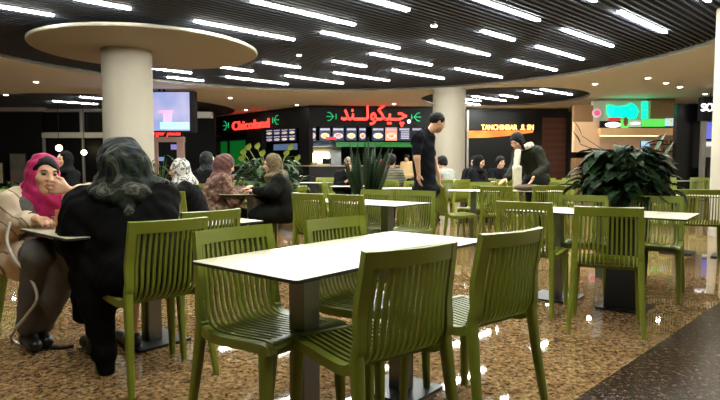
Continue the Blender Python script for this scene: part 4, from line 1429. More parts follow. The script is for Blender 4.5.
# snake plant
t = thing('potted_plant', 'tall snake plant with upright blades in a black pot, middle of the photo', 'plant', (at(366, 180, 8.4).x, 8.4, 0))
MB().lathe([(0.17, 0), (0.2, 0.02), (0.24, 0.6), (0.25, 0.64), (0.22, 0.64), (0.21, 0.6)], 28).build('pot', M['pot'], t, True); po = t.children[0]
MB().lathe([(0.19, 0.56), (0.2, 0.61)], 20).build('soil', M['soil'], po)
rd = random.Random(4)
M['blade'] = ramp_mat('banded_blade', [(0.0, srgb(20, 32, 20)), (0.5, srgb(36, 56, 32)), (0.75, srgb(24, 38, 24)), (1.0, srgb(54, 74, 44))], 'Z', 9, 3, 0.4, 0.4, dist=4)
bl = MB()
for i in range(52):
    a = rd.uniform(0, 2 * PI); r0 = 0.16 * math.sqrt(rd.random())
    leaf(bl, (r0 * math.cos(a), r0 * math.sin(a), 0.6), (0.5 * math.cos(a) * rd.random(), 0.4 * math.sin(a) * rd.random(), 1), rd.uniform(0.55, 0.95), rd.uniform(0.045, 0.075), up=Vector((math.cos(a * 3), math.sin(a * 3), 0)), droop=rd.uniform(-0.1, 0.25), fold=0.3, n=7)
bl.build('blades', M['blade'], t, True, ang=3)
# plant at the foot of the left wall and one behind the column
leafy_plant('low dark plant in the gloom left of the woman in the pink headscarf', at(8, 190, 8.5).x, 8.5, 0.22, 0.5, 0.4, 0.4, 60, (0.16, 0.26), (0.3, 0.5), M['leaf'], 0, 8)
leafy_plant('spiky plant showing just right of the near column behind the black robe', at(157, 175, 9.4).x, 9.4, 0.2, 0.7, 0.3, 0.6, 50, (0.25, 0.4), (0.1, 0.16), M['leaf'], 0.3, 9)
# ------------------------------------------------------------------ shops round the hall
def on_face(px, py, P0, P1, off=0.0):
    """where the line of sight meets the vertical plane through P0 and P1, off metres in front of it"""
    d = Vector((P1[0] - P0[0], P1[1] - P0[1], 0)).normalized()
    n = Vector((d.y, -d.x, 0))
    if n.y > 0: n = -n
    r = ray(px, py)
    o = Vector((P0[0], P0[1], 0)) + n * off
    t = (o - Vector((0, 0, CAMH))).dot(n) / r.dot(n)
    return Vector((0, 0, CAMH)) + r * t
def rect_on(mb, x0, y0, x1, y1, P0, P1, off=0.0, th=0.05):
    """upright slab covering the photo rectangle, standing on the face"""
    xm = (x0 + x1) / 2
    a, b = on_face(x0, (y0 + y1) / 2, P0, P1, off), on_face(x1, (y0 + y1) / 2, P0, P1, off)
    zt, zb = on_face(xm, y0, P0, P1, off).z, on_face(xm, y1, P0, P1, off).z
    c = (a + b) / 2
    d = Vector((b.x - a.x, b.y - a.y, 0))
    mb.box((c.x, c.y, (zt + zb) / 2), (d.length, th, zt - zb), math.atan2(d.y, d.x))
    return c, d.length, (zt + zb) / 2, zt - zb, d.normalized()

# --- the chicken shop: black fascia with a corner, lettering on both faces
C1, C0, C2 = (-7.25, 27.9), (-2.0, 22.35), (3.0, 22.9)
shop = thing('shop_fascia', 'black fascia of the chicken shop, running round the corner above the menus', 'shop front', (0, 0, 0))
b = MB()
def wall_seg(mb, P, Q, z0, z1, th=0.16):
    d = Vector((Q[0] - P[0], Q[1] - P[1], 0))
    n = Vector((d.y, -d.x, 0)).normalized()
    if n.y > 0: n = -n
    c = Vector(((P[0] + Q[0]) / 2, (P[1] + Q[1]) / 2, (z0 + z1) / 2)) - n * th / 2
    mb.box(c, (d.length, th, z1 - z0), math.atan2(d.y, d.x))
wall_seg(b, C1, C0, 2.62, SOF - 0.02); wall_seg(b, C0, C2, 2.62, SOF - 0.02)
b.build('fascia_board', M['black'], shop)
b = MB()
for p, q in ((on_face(299, 150, C1, C0), on_face(309, 150, C1, C0)), (on_face(213, 150, C1, C0), on_face(217, 150, C1, C0)), (on_face(246, 150, C1, C0), on_face(262, 150, C1, C0))):
    b = MB(); wall_seg(b, p, q, 0.0, 2.62, 0.2); b.build('pier', M['black'], shop)
wall_seg_b = MB()
wall_seg(wall_seg_b, on_face(217, 150, C1, C0), on_face(309, 150, C1, C0), 0.0, 1.05, 0.5); wall_seg(wall_seg_b, C0, C2, 0.0, 1.05, 0.5)
wall_seg_b.build('counter_front', M['dark'], shop)
M['countertop'] = mat('beige_countertop', srgb(176, 158, 128), 0.4)
b = MB(); wall_seg(b, on_face(217, 150, C1, C0, 0.05), on_face(309, 150, C1, C0, 0.05), 1.05, 1.1, 0.65); wall_seg(b, (C0[0], C0[1] - 0.05), (C2[0], C2[1] - 0.05), 1.05, 1.1, 0.65)
b.build('countertop', M['countertop'], shop)
# inside
b = MB(); wall_seg(b, (-6.6, 31 - 0.3), (3.4, 31 - 0.3), 0, 3.4); wall_seg(b, (3.2, 23.2), (3.3, 30.6), 0, 3.4)
struct(b.build('wall_shop', M['dark']))

# English lettering
sg = thing('sign', 'red lit sign reading Chicoland between two green marks on the black fascia', 'sign', (0, 0, 0))
Rl = face_R(C0[0] - C1[0], C0[1] - C1[1])
ca = on_face(250, 124.5, C1, C0, 0.06)
wd = (on_face(268.5, 123, C1, C0, .06) - on_face(232, 127, C1, C0, .06)).length
text_mesh('lettering', 'Chicoland', 0.56, 0.08, M['red'], sg, ca, Rl, bold=0.004, width=wd)
def arrow_mark(parent, c, R, flip=1, s=0.2):
    """green mark: a short upright bar and three fanned strokes"""
    mb = MB()
    def st(x0, y0, x1, y1, w=0.035):
        p, q = R @ Vector((x0 * flip * s, y0 * s, 0)), R @ Vector((x1 * flip * s, y1 * s, 0))
        mb.tube([c + p, c + q], w * s / 0.2 * 0.5, 6)
    st(-0.85, -0.5, -0.85, 0.5)
    st(-0.4, 0, 0.3, 0.75); st(-0.4, 0, 0.3, -0.75); st(-0.4, 0, 0.95, 0.0); st(0.3, 0.75, 0.75, 0.75); st(0.3, -0.75, 0.75, -0.75)
    mb.build('green_mark', M['green_led'], parent)
arrow_mark(sg, on_face(226, 125.5, C1, C0, 0.06), Rl, -1, 0.26)
arrow_mark(sg, on_face(275.5, 120, C1, C0, 0.06), Rl, 1, 0.24)
# Persian lettering
sg = thing('sign', 'red lit Persian sign between two green marks on the black fascia', 'sign', (0, 0, 0))
Rr = face_R(C2[0] - C0[0], C2[1] - C0[1])
wd = (on_face(407, 114, C0, C2, .06) - on_face(341, 114, C0, C2, .06)).length
text_mesh('lettering', '\ufeaa\ufee8\u0640\u0640\ufedf\ufeee\ufb91\ufbff\u0640\ufb7c', 0.85, 0.08, M['red'], sg, on_face(374, 115.5, C0, C2, 0.06), Rr, bold=0.014, width=wd)
arrow_mark(sg, on_face(331.5, 116.5, C0, C2, 0.06), Rr, -1, 0.21)
arrow_mark(sg, on_face(416, 117, C0, C2, 0.06), Rr, 1, 0.21)
# round white lamp at the end of the lettering
p = on_face(409, 121.5, C0, C2, 0.25)
gl = thing('lamp', 'small round white lamp in front of the Persian sign', 'lamp', (p.x, p.y, p.z))
MB().ball((0, 0, 0), 0.07, 16, 10).build('globe', emat('globe', (1, 0.95, 0.85, 1), 4), gl, True)
MB().tube([(0, 0.05, 0.02), (0, 0.25, 0.1)], 0.015, 8).build('bracket', M['blacksteel'], gl)

# menu boards: one thing each with a header and a picture of a dish
M['menublue'] = emat('menu_panel', srgb(26, 32, 58), 1.0)
M['menuhead'] = emat('menu_header', srgb(190, 186, 204), 0.9)
def dish(nm, a, b): 
    m = ramp_mat(nm, [(0.3, a), (0.6, b)], 'noise', 9, 3, 0.5)
    bs = m.node_tree.nodes['Principled BSDF']
    L = bs.inputs['Base Color'].links[0].from_socket
    m.node_tree.links.new(L, bs.inputs['Emission Color']); bs.inputs['Emission Strength'].default_value = 0.9
    return m
DISH = [dish('dish_orange', srgb(236, 170, 80), srgb(244, 214, 150)), dish('dish_red', srgb(214, 74, 48), srgb(240, 180, 140)), dish('dish_pale', srgb(220, 196, 200), srgb(170, 130, 140)), dish('dish_yellow', srgb(240, 200, 90), srgb(250, 236, 190))]
MW, MP = emat('menu_plate', srgb(220, 212, 214), 0.8), emat('menu_pink', srgb(238, 150, 120), 0.9)
def menu(x0, y0, x1, y1, P0, P1, style, lab, off, grp):
    mb = MB()
    c, wdt, zc, ht, d = rect_on(mb, x0, y0, x1, y1, P0, P1, off, 0.05)
    t = thing('menu_board', lab, 'menu board', (c.x, c.y, zc), math.atan2(d.y, d.x), grp)
    mb.bm.free()
    MB().box((0, 0, 0), (wdt, 0.05, ht)).build('panel', MP if style == 'pink' else M['menublue'], t)
    pn = [c_ for c_ in t.children][0]
    MB().box((0, -0.03, ht * 0.36), (wdt * 0.86, 0.012, ht * 0.16)).build('header', M['menuhead'], pn)
    if style == 'list':
        m = MB()
        for k in range(4): m.box((0.05 * wdt, -0.03, ht * (0.16 - 0.16 * k)), (wdt * 0.7, 0.012, ht * 0.07))
        m.build('text_lines', M['menuhead'], pn)
    else:
        R = Matrix.Rotation(PI / 2, 3, 'X')
        m = MB(); m.rings([[(wdt * 0.4 * math.cos(q), y, -ht * 0.14 + ht * 0.22 * math.sin(q)) for q in [2 * PI * k / 20 for k in range(20)]] for y in (-0.026, -0.036)])
        m.build('plate', MW, pn)
        m = MB(); m.rings([[(wdt * 0.29 * math.cos(q), y, -ht * 0.13 + ht * 0.16 * math.sin(q)) for q in [2 * PI * k / 16 for k in range(16)]] for y in (-0.036, -0.046)])
        m.build('food', DISH[{'o': 0, 'r': 1, 'p': 2, 'y': 3, 'pink': 1}[style]], pn)
    return t
GM = 'menu boards under the Persian sign'
for x0, x1, stl, lab in ((310.5, 316, 'p', 'narrow blue menu board at the corner of the shop, leftmost under the Persian sign'), (319.5, 330.5, 'o', 'blue menu board with orange dish, right of the narrow corner one'),
                         (332.5, 344, 'p', 'blue menu board with pale dish under the left green mark'), (346, 356.5, 'o', 'blue menu board with orange dish under the left end of the red Persian letters'),
                         (359, 366, 'r', 'narrow blue menu board with red dish behind the tips of the snake plant'), (372, 384, 'y', 'blue menu board with yellow dish right of the snake plant'),
                         (385.5, 397, 'pink', 'pink menu board with a red picture, the only pink one'), (398.5, 410, 'list', 'blue menu board with pale text lines right of the pink one'),
                         (411.5, 422, 'y', 'blue menu board with yellow dish just left of the head of the standing man'), (423.5, 432, 'o', 'blue menu board mostly behind the head of the standing man')):
    menu(x0, 127.5, x1, 140.5, C0, C2, stl, lab, -0.5, GM)
k = 0
names = ['left end', 'second from the left', 'third from the left', 'right end']
for r_, (ya, yb) in enumerate(((130, 135.5), (136.3, 142))):
    for i in range(4):
        xa = 266.5 + i * 7.6
        menu(xa, ya - i * 0.35, xa + 6.6, yb - i * 0.35, C1, C0, 'opry'[(i + r_) % 4], 'small dim menu board beside the Chicoland sign, %s row, %s' % (('upper', 'lower')[r_], names[i]), -0.5, 'small menu boards behind the plant')
tag((lambda mb: (rect_on(mb, 274, 144, 297, 150, C1, C0, -0.45, 0.06), mb)[1])(MB()).build('light_box', emat('blue_panel', srgb(92, 116, 150), 0.6)), 'pale blue lit panel under the small menu boards', 'panel')
# green wall and strip; their lit look is put in as emission
M['greenlit'] = emat('green_emissive', srgb(16, 116, 40), 0.45)
M['greenwall'] = mat('green_wall', srgb(20, 104, 46), 0.6)
t = thing('display_window', 'green lit window with frame under the Chicoland sign', 'window display', (0, 0, 0))
mb = MB(); rect_on(mb, 217, 141, 245, 166, C1, C0, -0.3, 0.05); mb.build('green_panel', M['greenlit'], t)
mb = MB(); rect_on(mb, 213, 138, 247, 140.5, C1, C0, -0.05, 0.08); rect_on(mb, 228, 140, 229.5, 166, C1, C0, -0.05, 0.06); rect_on(mb, 214, 166, 247, 168, C1, C0, -0.05, 0.08); mb.build('frame', M['blacksteel'], t)
tag((lambda mb: (rect_on(mb, 336, 142, 432, 147, C0, C2, -0.9, 0.08), mb)[1])(MB()).build('wall_panel', M['greenlit']), 'long green lit strip on the shop wall below the menu boards', 'wall panel')
M['redtag'] = emat('red_tag', (0.8, 0.02, 0.03, 1), 0.9)
tag((lambda mb: (rect_on(mb, 326, 137, 336, 139.6, C0, C2, -0.4, 0.05), mb)[1])(MB()).build('sign', M['redtag']), 'small red lit sign over the bright kitchen opening', 'sign')
# bright kitchen
t = thing('kitchen', 'bright kitchen niche behind the counter with hood and shelf', 'kitchen', (0, 0, 0))
Kb = ((-1.9, 25.2), (0.4, 25.4))
mb = MB(); rect_on(mb, 311, 146, 341, 166, *Kb, 0, 0.1); mb.build('back_panel', mat('kitchen_tiles', srgb(214, 206, 176), 0.3), t)
mb = MB(); rect_on(mb, 313, 153, 329, 162, *Kb, 0.1, 0.05); mb.build('light_panel', emat('kitchen_light', (1.0, 0.9, 0.6, 1), 9.0), t)
mb = MB(); rect_on(mb, 330, 150, 341, 166, *Kb, 0.3, 0.3); mb.build('fridge', M['steel'], t)
mb = MB(); rect_on(mb, 311, 141, 336, 146.5, *Kb, 0.8, 0.7); mb.build('hood', mat('blue_steel', srgb(90, 104, 124), 0.35, metal=0.7), t)
mb = MB(); rect_on(mb, 322.5, 158.5, 331, 164, *Kb, 1.6, 0.3); mb.build('till', M['black'], t)
for x, y0, y1, c, lab in ((312, 161, 166.5, srgb(190, 200, 40), 'yellow bottle on the shop counter at the corner, left of the kitchen'), (316, 163, 166.5, srgb(210, 150, 150), 'pinkish jar on the shop counter before the kitchen'), (262.0, 162, 167, srgb(206, 132, 108), 'salmon coloured box standing before the green shop window')):
    F = (C0, C2) if x > 300 else (C1, C0)
    p = on_face(x, 164, F[0], F[1], -0.15)
    z1 = on_face(x, y0, F[0], F[1], -0.15).z
    hgt = max(0.14, z1 - 1.1)
    bt = MB().lathe([(0.06, 0), (0.065, 0.01), (0.065, hgt * 0.65), (0.03, hgt * 0.8), (0.03, hgt)], 14).build('bottle' if 'bottle' in lab else 'jar' if 'jar' in lab else 'box', mat('container', c, 0.4), None, True, (p.x, p.y, 1.1))
    tag(bt, lab, 'bottle' if 'bottle' in lab else 'jar' if 'jar' in lab else 'box')

# --- hanging screen
t = thing('television', 'big flat screen hanging right of the near column, showing a pale blue picture', 'television', (0, 0, 0))
TV0, TV1 = (-6.6, 17.6), (-3.72, 17.6)
zt, zb = at(170, 91, 17.6).z, at(170, 132.5, 17.6).z
xr, xs = at(195, 110, 17.6).x, at(189.5, 110, 17.6).x
xl = xs - 2.3
MB().box(((xl - 0.03 + xs + 0.03) / 2, 17.66, (zt + zb) / 2), (xs - xl + 0.06, 0.1, zt - zb)).bevel(0.01).build('housing', M['black'], t)
MB().box((xr - 0.06, 17.7, (zt + zb) / 2), (0.12, 0.3, zt - zb - 0.02)).build('side_box', M['black'], t)
sm = bpy.data.materials.new('screen'); sm.use_nodes = True
nt = sm.node_tree; bs = nt.nodes['Principled BSDF']
tc = nt.nodes.new('ShaderNodeTexCoord'); gr = nt.nodes.new('ShaderNodeTexNoise'); gr.inputs['Scale'].default_value = 1.6; gr.inputs['Detail'].default_value = 1
nt.links.new(tc.outputs['Object'], gr.inputs['Vector'])
rp = nt.nodes.new('ShaderNodeValToRGB'); rp.color_ramp.elements[0].position = 0.35; rp.color_ramp.elements[0].color = srgb(150, 172, 232); rp.color_ramp.elements[1].position = 0.65; rp.color_ramp.elements[1].color = srgb(206, 202, 244)
nt.links.new(gr.outputs['Fac'], rp.inputs['Fac']); nt.links.new(rp.outputs['Color'], bs.inputs['Emission Color']); bs.inputs['Emission Strength'].default_value = 0.95; bs.inputs['Base Color'].default_value = (0.02, 0.02, 0.02, 1)
MB().box(((xl + xs) / 2, 17.604, (zt + zb) / 2 + 0.01), (xs - xl, 0.012, zt - zb - 0.09)).build('screen', sm, t)
screen_ = bpy.data.objects['screen']
mb = MB()
def tvbox(x0, y0, x1, y1, m, n):
    a, b_ = at(x0, y0, 17.59), at(x1, y1, 17.59)
    return MB().box(((a.x + b_.x) / 2, 17.594, (a.z + b_.z) / 2), (abs(b_.x - a.x), 0.008, abs(a.z - b_.z))).build(n, m, screen_)
tvbox(158, 110, 173, 113, emat('screen_pink', srgb(206, 160, 200), 0.85), 'picture_table')
tvbox(163, 113, 172, 122, emat('screen_rose', srgb(196, 164, 214), 0.85), 'picture_stand')
tvbox(160, 122.2, 189, 129, emat('screen_cyan', srgb(160, 226, 240), 0.95), 'picture_floor')
MB().tube([((xl + xs) / 2 + 0.2, 17.7, zt), ((xl + xs) / 2 + 0.2, 17.7, SOF)], 0.035, 10).build('ceiling_mount', M['black'], t)
MB().tube([(at(164, 90, 17.7).x, 17.7, zt), (at(164, 90, 17.7).x, 17.7, SOF)], 0.04, 10).build('ceiling_mount', M['black'], t)
# red moving sign and the small shop below
FA = ((-8.4, 21.0), (-5.8, 21.0))
t = thing('sign', 'black sign with red lit slanted letters below the hanging screen', 'sign', (0, 0, 0))
mb = MB(); rect_on(mb, 148, 130.5, 183, 137, *FA, 0.0, 0.12); mb.build('panel', M['black'], t)
Rf = face_R(1, 0)
c = on_face(163.5, 133.6, *FA, 0.08)
text_mesh('lettering', 'burger pizza', 0.24, 0.03, M['red'], t, c, Rf, 0.006, 0.3, width=(on_face(180, 133, *FA, .08) - on_face(146, 133, *FA, .08)).length)
t = thing('kiosk', 'small pinkish lit shop front under the red slanted sign', 'shop front', (0, 0, 0))
M['pinkwall'] = mat('rosy_wall', srgb(196, 160, 150), 0.5)
mb = MB(); rect_on(mb, 148, 137, 184.5, 142, *FA, 0.05, 0.2); rect_on(mb, 148, 142, 158, 196, *FA, 0.05, 0.2); rect_on(mb, 178, 142, 184.5, 196, *FA, 0.05, 0.2); mb.build('frame', M['pinkwall'], t)
mb = MB(); rect_on(mb, 148, 137, 184, 196, *FA, -1.6, 0.1); mb.build('back_wall', M['black'], t)
mb = MB(); rect_on(mb, 171, 144.5, 178, 149.5, *FA, -0.6, 0.05); mb.build('screen', emat('violet_screen', srgb(150, 140, 220), 0.8), t)
mb = MB(); rect_on(mb, 158, 157, 164, 161, *FA, -0.6, 0.05); mb.build('small_screen', emat('blue_screen', srgb(120, 150, 200), 0.7), t)
# dark stretch between the kiosk and the chicken shop
mb = MB(); rect_on(mb, 184.5, 113, 216, 196, (-7.4, 24), (-5.0, 24), 0, 0.2); struct(mb.build('wall_dark', M['black']))
mb = MB(); rect_on(mb, 193, 112, 212, 118, (-7.4, 23.6), (-5.0, 23.6), 0.1, 0.4); struct(mb.build('trim_dark', M['soffit']))

# --- dark glazed front on the left
GA = ((-18, 24.3), (-8.5, 24.3))
t = struct(thing('window_1', None, None, (0, 0, 0)))
mb = MB(); rect_on(mb, -70, 107.5, 150, 196, *GA, -0.1, 0.06); mb.build('glazing', M['gloss'], t)
mb = MB(); rect_on(mb, -70, 105, 45, 111.5, *GA, 0.3, 0.4); rect_on(mb, 43, 132.5, 110, 138, *GA, 0.1, 0.2)
mb.build('window_beam', M['cream'], t)
mb = MB(); rect_on(mb, 80.5, 111, 83.5, 133, *GA, 0.08, 0.15); rect_on(mb, 43, 138, 46, 196, *GA, 0.05, 0.1); rect_on(mb, 44, 109, 112, 112, *GA, 0.1, 0.2); rect_on(mb, 83, 138, 85, 196, *GA, 0.05, 0.1)
mb.build('window_frame', M['frame_grey'], t)
mb = MB(); rect_on(mb, -60, 112, 43, 196, *GA, 0.08, 0.05); mb.build('dark_panel', M['black'], t)
M['bulb'] = emat('warm_bulb', (1.0, 0.78, 0.45, 1), 9.0)
for x, y, s, lab in ((59, 148, 0.13, 'glowing warm lamp in front of the dark window, left of two'), (84, 152.5, 0.11, 'glowing warm lamp in front of the dark window, right of two, by the black headscarf')):
    p = on_face(x, y, *GA, 1.5)
    q = thing('pendant_lamp', lab, 'lamp', (p.x, p.y, p.z), 0, 'warm lamps at the dark window')
    MB().ball((0, 0, 0), s, 14, 9).build('bulb', M['bulb'], q, True)
    MB().tube([(0, 0, s * 0.9), (0, 0, PLN - 0.05 - p.z)], 0.012, 6).build('cable', M['black'], q)
M['poster'] = ramp_mat('dim_poster', [(0.3, srgb(70, 72, 66)), (0.55, srgb(104, 100, 92)), (0.7, srgb(128, 92, 82))], 'noise', 1.4, 3, 0.5)
M['poster2'] = ramp_mat('pale_poster', [(0.3, srgb(150, 130, 104)), (0.6, srgb(188, 170, 140))], 'noise', 1.6, 3, 0.5)
for x0, y0, x1, y1, m, lab in ((10, 153, 27, 186, M['poster'], 'grey framed poster on the dark panel left of the woman in pink headscarf'), (-8, 162, 4, 184, M['poster2'], 'pale poster at the very left edge')):
    mb = MB(); c, wdt, zc, ht, d = rect_on(mb, x0, y0, x1, y1, *GA, 0.5, 0.04); mb.bm.free()
    q = thing('poster', lab, 'poster', (c.x, c.y, zc))
    MB().box((0, 0, 0), (wdt, 0.05, ht)).build('frame', M['blacksteel'], q)
    MB().box((0, -0.03, 0), (wdt - 0.08, 0.02, ht - 0.08)).build('picture', m, q)
    MB().box((0, 0.02, -ht / 2 - zc / 2 + ht / 4), (0.1, 0.04, zc - ht / 2)).build('stand', M['blacksteel'], q)

# --- dark restaurant front right of the far column
DA = ((4.3, 23.6), (9.6, 23.6))
t = struct(thing('wall_restaurant', None, None, (0, 0, 0)))
mb = MB(); rect_on(mb, 455, 109, 541, 196, *DA, 0, 0.2); rect_on(mb, 541, 109, 567, 118, *DA, 0, 0.2); mb.build('dark_wall_panel', M['gloss'], t)
mb = MB(); rect_on(mb, 541, 118, 566, 196, *DA, 0.02, 0.2); mb.build('wood_panel', M['walnut'], t)
mb = MB(); rect_on(mb, 566, 112, 573.5, 200, *DA, 0.15, 0.5); mb.build('black_panel', M['black'], t)
mb = MB(); rect_on(mb, 466.5, 110, 468.5, 175, *DA, 0.1, 0.1); mb.build('edge_strip', M['frame_grey'], t)
sg = thing('sign', 'gold lit restaurant lettering on the dark front above the leaning woman', 'sign', (0, 0, 0))
c = on_face(507.5, 127.3, *DA, 0.2)
text_mesh('lettering', 'TANCHINBAR  .II. SN', 0.3, 0.06, M['gold_led'], sg, c, Rf, 0.004, width=(on_face(533.5, 127, *DA, .12) - on_face(481.5, 127, *DA, .12)).length)
mb = MB()
pa = [on_face(x, y, *DA, 0.26) for x, y in ((468.5, 130.8), (533.5, 130.2), (533, 132.5), (506, 136), (487, 137.6), (468.5, 138))]
lo = [mb.bm.verts.new(p) for p in pa]; hi = [mb.bm.verts.new(p + Vector((0, 0.12, 0))) for p in pa]
mb.face(lo); mb.face(list(reversed(hi)))
for i in range(len(pa)):
    jn = (i + 1) % len(pa); mb.face([lo[i], hi[i], hi[jn], lo[jn]])
am = mb.build('canopy', M['orangewood'])
bs = M['orangewood'].node_tree.nodes['Principled BSDF']
M['orangewood'].node_tree.links.new(bs.inputs['Base Color'].links[0].from_socket, bs.inputs['Emission Color']); bs.inputs['Emission Strength'].default_value = 0.75
tag(am, 'glowing amber canopy strip under the gold lettering', 'canopy')

# --- wooden stall with the green sign
EA = ((7.4, 20.2), (11.4, 20.2))
t = struct(thing('wall_stall', None, None, (0, 0, 0)))
mb = MB(); rect_on(mb, 573, 105.5, 592.5, 122, *EA, 0, 0.2); rect_on(mb, 648.5, 99, 673.5, 122, *EA, 0, 0.2); mb.build('slatted_panel', M['slat'], t)
mb = MB(); rect_on(mb, 592, 101, 649, 122, *EA, 0, 0.22); mb.build('grey_panel', mat('grey_green_panel', srgb(196, 198, 180), 0.6), t)
mb = MB(); rect_on(mb, 598, 128.3, 673.5, 135.5, *EA, 0.25, 0.4); mb.build('wood_beam', wood('warm_wood', srgb(240, 192, 140), srgb(252, 214, 164), 'X', 5.0), t)
mb = MB(); rect_on(mb, 573, 122, 598.5, 152, *EA, 0.1, 0.2); mb.build('cream_panel', mat('peach_panel', srgb(232, 188, 148), 0.6), t)
mb = MB(); rect_on(mb, 597, 135, 675, 170, *EA, -1.6, 0.1); mb.build('back_panel', mat('stall_back', srgb(206, 180, 160), 0.6, var=0.2, vscale=2), t)
mb = MB(); rect_on(mb, 573, 158, 673, 200, *EA, 0.1, 0.5); mb.build('counter_panel', M['slat'], t)
mb = MB(); rect_on(mb, 652, 144, 673, 145, *EA, -1.2, 0.4); rect_on(mb, 652, 151, 673, 152, *EA, -1.2, 0.4); mb.build('shelf_boards', M['walnut'], t)
rd = random.Random(11)
for i in range(9):
    row = i % 2
    x = 654 + (i // 2) * 4.2 + row * 1.5
    p = on_face(x, 144 if row == 0 else 151, *EA, -1.15)
    hgt = rd.uniform(0.14, 0.24)
    tag(MB().lathe([(0.04, 0), (0.045, 0.01), (0.045, hgt * 0.6), (0.018, hgt * 0.8), (0.018, hgt)], 10).build('bottle', mat('bottle_glass', srgb(*rd.choice([(120, 70, 40), (200, 170, 120), (90, 90, 60), (180, 110, 70)])), 0.3), None, True, (p.x, p.y, p.z + 0.002)), 'small bottle on the %s shelf of the wooden stall' % ('upper' if row == 0 else 'lower'), 'bottle', 'bottles on the stall shelves, %s' % ('upper' if row == 0 else 'lower'))
sg = thing('sign', 'green lit sign with joined letters and a small tower on the wooden stall', 'sign', (0, 0, 0))
mb = MB()
def stroke(pts, r): mb.tube([on_face(x, y, *EA, 0.14) for x, y in pts], r, 8)
stroke([(609, 105), (609, 114)], 0.085); stroke([(609, 114.5), (620, 115), (636, 115)], 0.1); stroke([(616, 109), (626, 108), (631, 105), (634, 107), (637, 113)], 0.085)
stroke([(614, 111), (622, 112), (636, 111)], 0.085); stroke([(613, 105.5), (613, 109), (613, 112)], 0.06);
mb.build('lettering', M['cyan_led'], sg, True)
mb = MB(); stroke([(628, 117.5), (634, 117.5)], 0.05); mb.build('accent_mark', M['cyan_led'], sg, True)
mb = MB()
for y in (101.5, 106, 110.5, 115): rect_on(mb, 642, y, 647.5, y + 3.6, *EA, 0.14, 0.08)
mb.build('tower_mark', M['cyan_led'], sg)
p = on_face(597, 113, *EA, 0.16)
bd = thing('badge', 'round pink and white badge at the left of the green sign', 'badge', (p.x, p.y, p.z))
def disc(r, y0, y1, m, n, par): 
    MB().rings([[(r * math.cos(q), y, r * math.sin(q)) for q in [2 * PI * k / 24 for k in range(24)]] for y in (y0, y1)]).build(n, m, par)
disc(0.16, 0.0, 0.04, emat('badge_white', srgb(200, 180, 186), 0.6), 'plate', bd); disc(0.1, -0.02, 0.0, emat('badge_pink', srgb(220, 70, 120), 0.8), 'centre', bd)
GS = 'lit boards over the wooden stall'
def board(x0, x1, y0, y1, m, lab, extra=()):
    mb = MB(); c, wdt, zc, ht, d = rect_on(mb, x0, y0, x1, y1, *EA, 0.3, 0.08); mb.bm.free()
    q = thing('menu_board', lab, 'menu board', (c.x, c.y, zc), 0, GS)
    MB().box((0, 0, 0), (wdt, 0.08, ht)).build('panel', m, q)
    for n, (ex, ez, rx, rz_), em in extra:
        MB().rings([[(ex * wdt + rx * wdt * math.cos(a), y, ez * ht + rz_ * ht * math.sin(a)) for a in [2 * PI * k / 20 for k in range(20)]] for y in (-0.04, -0.055)]).build(n, em, q)
W1, G1, R1 = emat('board_white', srgb(236, 236, 236), 1.1), emat('board_green', srgb(92, 214, 92), 0.95), emat('board_red', srgb(196, 40, 44), 0.8)
board(600, 620, 121, 128, M['black'], 'black board with a white oval at the left over the wooden stall', (('white_oval', (0.12, -0.05, 0.4, 0.42), W1),))
board(609, 620, 117.5, 120.5, R1, 'small red board just above the one with the white oval')
board(620.5, 628, 120, 128, G1, 'small green board with a brown leaf mark, right of the white oval', (('leaf_mark', (0.1, 0.3, 0.3, 0.6), mat('brown_mark', srgb(150, 110, 50), 0.6)),))
board(628.5, 641, 120, 127, emat('board_lilac', srgb(150, 170, 150), 0.9), 'board with white scrawl in the middle over the wooden stall', (('white_scrawl', (0.0, 0.0, 0.42, 0.22), W1),))
board(642.5, 664.5, 119, 126.6, G1, 'long bright green board over the wooden stall')
board(665.5, 673, 118.5, 126, emat('board_blue', srgb(170, 206, 230), 1.0), 'pale blue board at the right end over the wooden stall', (('yellow_dot', (0.1, 0.1, 0.25, 0.2), emat('board_yellow', srgb(220, 200, 60), 0.8)),))
p = on_face(645, 144.5, *EA, -0.7)
q = thing('monitor', 'small blue lit monitor behind the counter of the wooden stall', 'monitor', (p.x, p.y, p.z))
MB().box((0, 0, 0), (0.34, 0.04, 0.28)).bevel(0.008).build('housing', M['black'], q); MB().box((0, -0.025, 0), (0.31, 0.01, 0.25)).build('screen', emat('monitor_blue', srgb(120, 170, 220), 1.0), q)
MB().tube([(0, 0.01, -0.14), (0, 0.01, -p.z + 1.16)], 0.02, 8).build('stand', M['blacksteel'], q)
# added lamp: a warm strip hidden behind the beam to light the stall
sl = thing('added_strip_light', 'added warm strip light hidden behind the wooden beam of the stall', 'strip light', (9.3, 20.6, 0))
zb_ = on_face(636, 136, *EA, 0.25).z
MB().box((0, 0, zb_ + 0.05), (3.0, 0.1, 0.03)).build('diffuser', emat('added_warm_strip', (1.0, 0.72, 0.42, 1), 14), sl)
MB().box((0, 0, zb_ + 0.08), (3.04, 0.13, 0.03)).build('frame', M['lampframe'], sl)

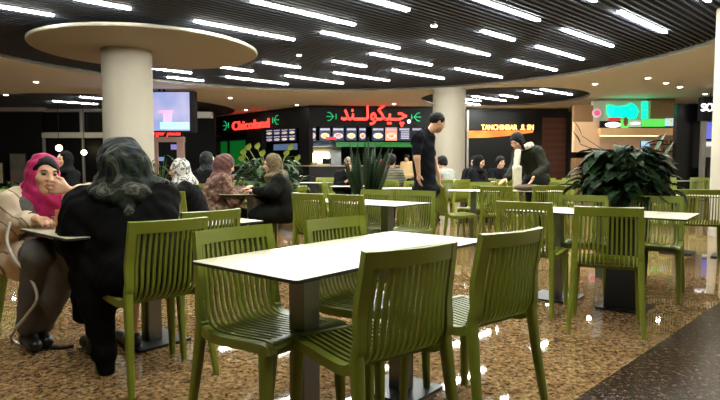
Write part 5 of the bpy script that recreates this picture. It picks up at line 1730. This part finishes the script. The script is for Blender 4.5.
# --- black pillar and the front with white letters at the right edge
FB = ((10.0, 17.6), (12.2, 17.6))
mb = MB(); rect_on(mb, 674, 104, 700, 200, *FB, -0.4, 0.2); struct(mb.build('wall_pillar', mat('black_panel', srgb(13, 13, 14), 0.25, spec=0.25)))
t = thing('shop_fascia', 'black fascia with white lit letters at the right edge', 'shop front', (0, 0, 0))
mb = MB(); rect_on(mb, 700.6, 97, 730, 121, *FB, 0.1, 0.3); mb.build('fascia_board', M['black'], t)
mb = MB(); rect_on(mb, 700.5, 121, 704, 200, *FB, 0.05, 0.15); mb.build('post', M['frame_grey'], t)
mb = MB(); rect_on(mb, 704, 121, 735, 200, *FB, -1.5, 0.1); mb.build('back_wall', mat('beige_interior', srgb(170, 150, 126), 0.6, var=0.15, vscale=2), t)
mb = MB(); rect_on(mb, 704, 168, 735, 200, *FB, 0.0, 0.3); mb.build('counter_front', M['dark'], t)
sg = thing('sign', 'white lit letters on the black fascia at the right edge', 'sign', (0, 0, 0))
ca = on_face(702, 107.3, *FB, 0.2)
tm = text_mesh('lettering', 'SO', 0.34, 0.06, M['white_led'], sg, on_face(707.5, 107.3, *FB, 0.3), Rf, 0.0, width=(on_face(713.5, 107, *FB, .2) - on_face(701.5, 107, *FB, .2)).length)
p = on_face(709.5, 131, *FB, -0.6)
q = thing('monitor', 'violet blue lit screen below the white letters at the right edge', 'screen', (p.x, p.y, p.z))
MB().box((0, 0, 0), (0.42, 0.05, 0.62)).bevel(0.01).build('housing', M['black'], q); MB().box((0, -0.03, 0.02), (0.38, 0.012, 0.54)).build('screen', emat('violet', srgb(108, 112, 222), 0.95), q)
MB().tube([(0, 0.01, 0.3), (0, 0.01, 3.4 - p.z)], 0.02, 8).build('mount', M['blacksteel'], q)
p = on_face(709.5, 148, *FB, -0.8)
q = thing('display_case', 'pale lit display case below the violet screen at the right edge', 'display case', (p.x, p.y, p.z))
MB().box((0, 0, -0.05), (0.6, 0.4, 0.5)).build('body', mat('case_white', srgb(190, 186, 176), 0.5), q); MB().box((0, -0.21, 0.12), (0.56, 0.02, 0.14)).build('lit_shelf', emat('case_light', srgb(220, 226, 226), 1.0), q)
MB().box((0, 0, -0.3 - (p.z - 0.3) / 2), (0.5, 0.36, p.z - 0.3)).build('base', M['dark'], q)
# ------------------------------------------------------------------ air, exposure
wd_ = bpy.data.worlds.new('world')
S.world = wd_
wd_.use_nodes = True
bg = wd_.node_tree.nodes['Background']
bg.inputs['Color'].default_value = (1.0, 0.92, 0.8, 1)
bg.inputs['Strength'].default_value = 0.02
vs = S.view_settings
S.display_settings.display_device = 'sRGB'
vs.view_transform = 'Standard'
vs.look = 'None'
vs.exposure = EXPOSURE
vs.gamma = 1.0
vs.use_curve_mapping = False
S.cycles.max_bounces = 8
S.cycles.diffuse_bounces = 4
S.cycles.glossy_bounces = 4
S.cycles.sample_clamp_indirect = 4.0
S.cycles.caustics_reflective = False
S.cycles.caustics_refractive = False
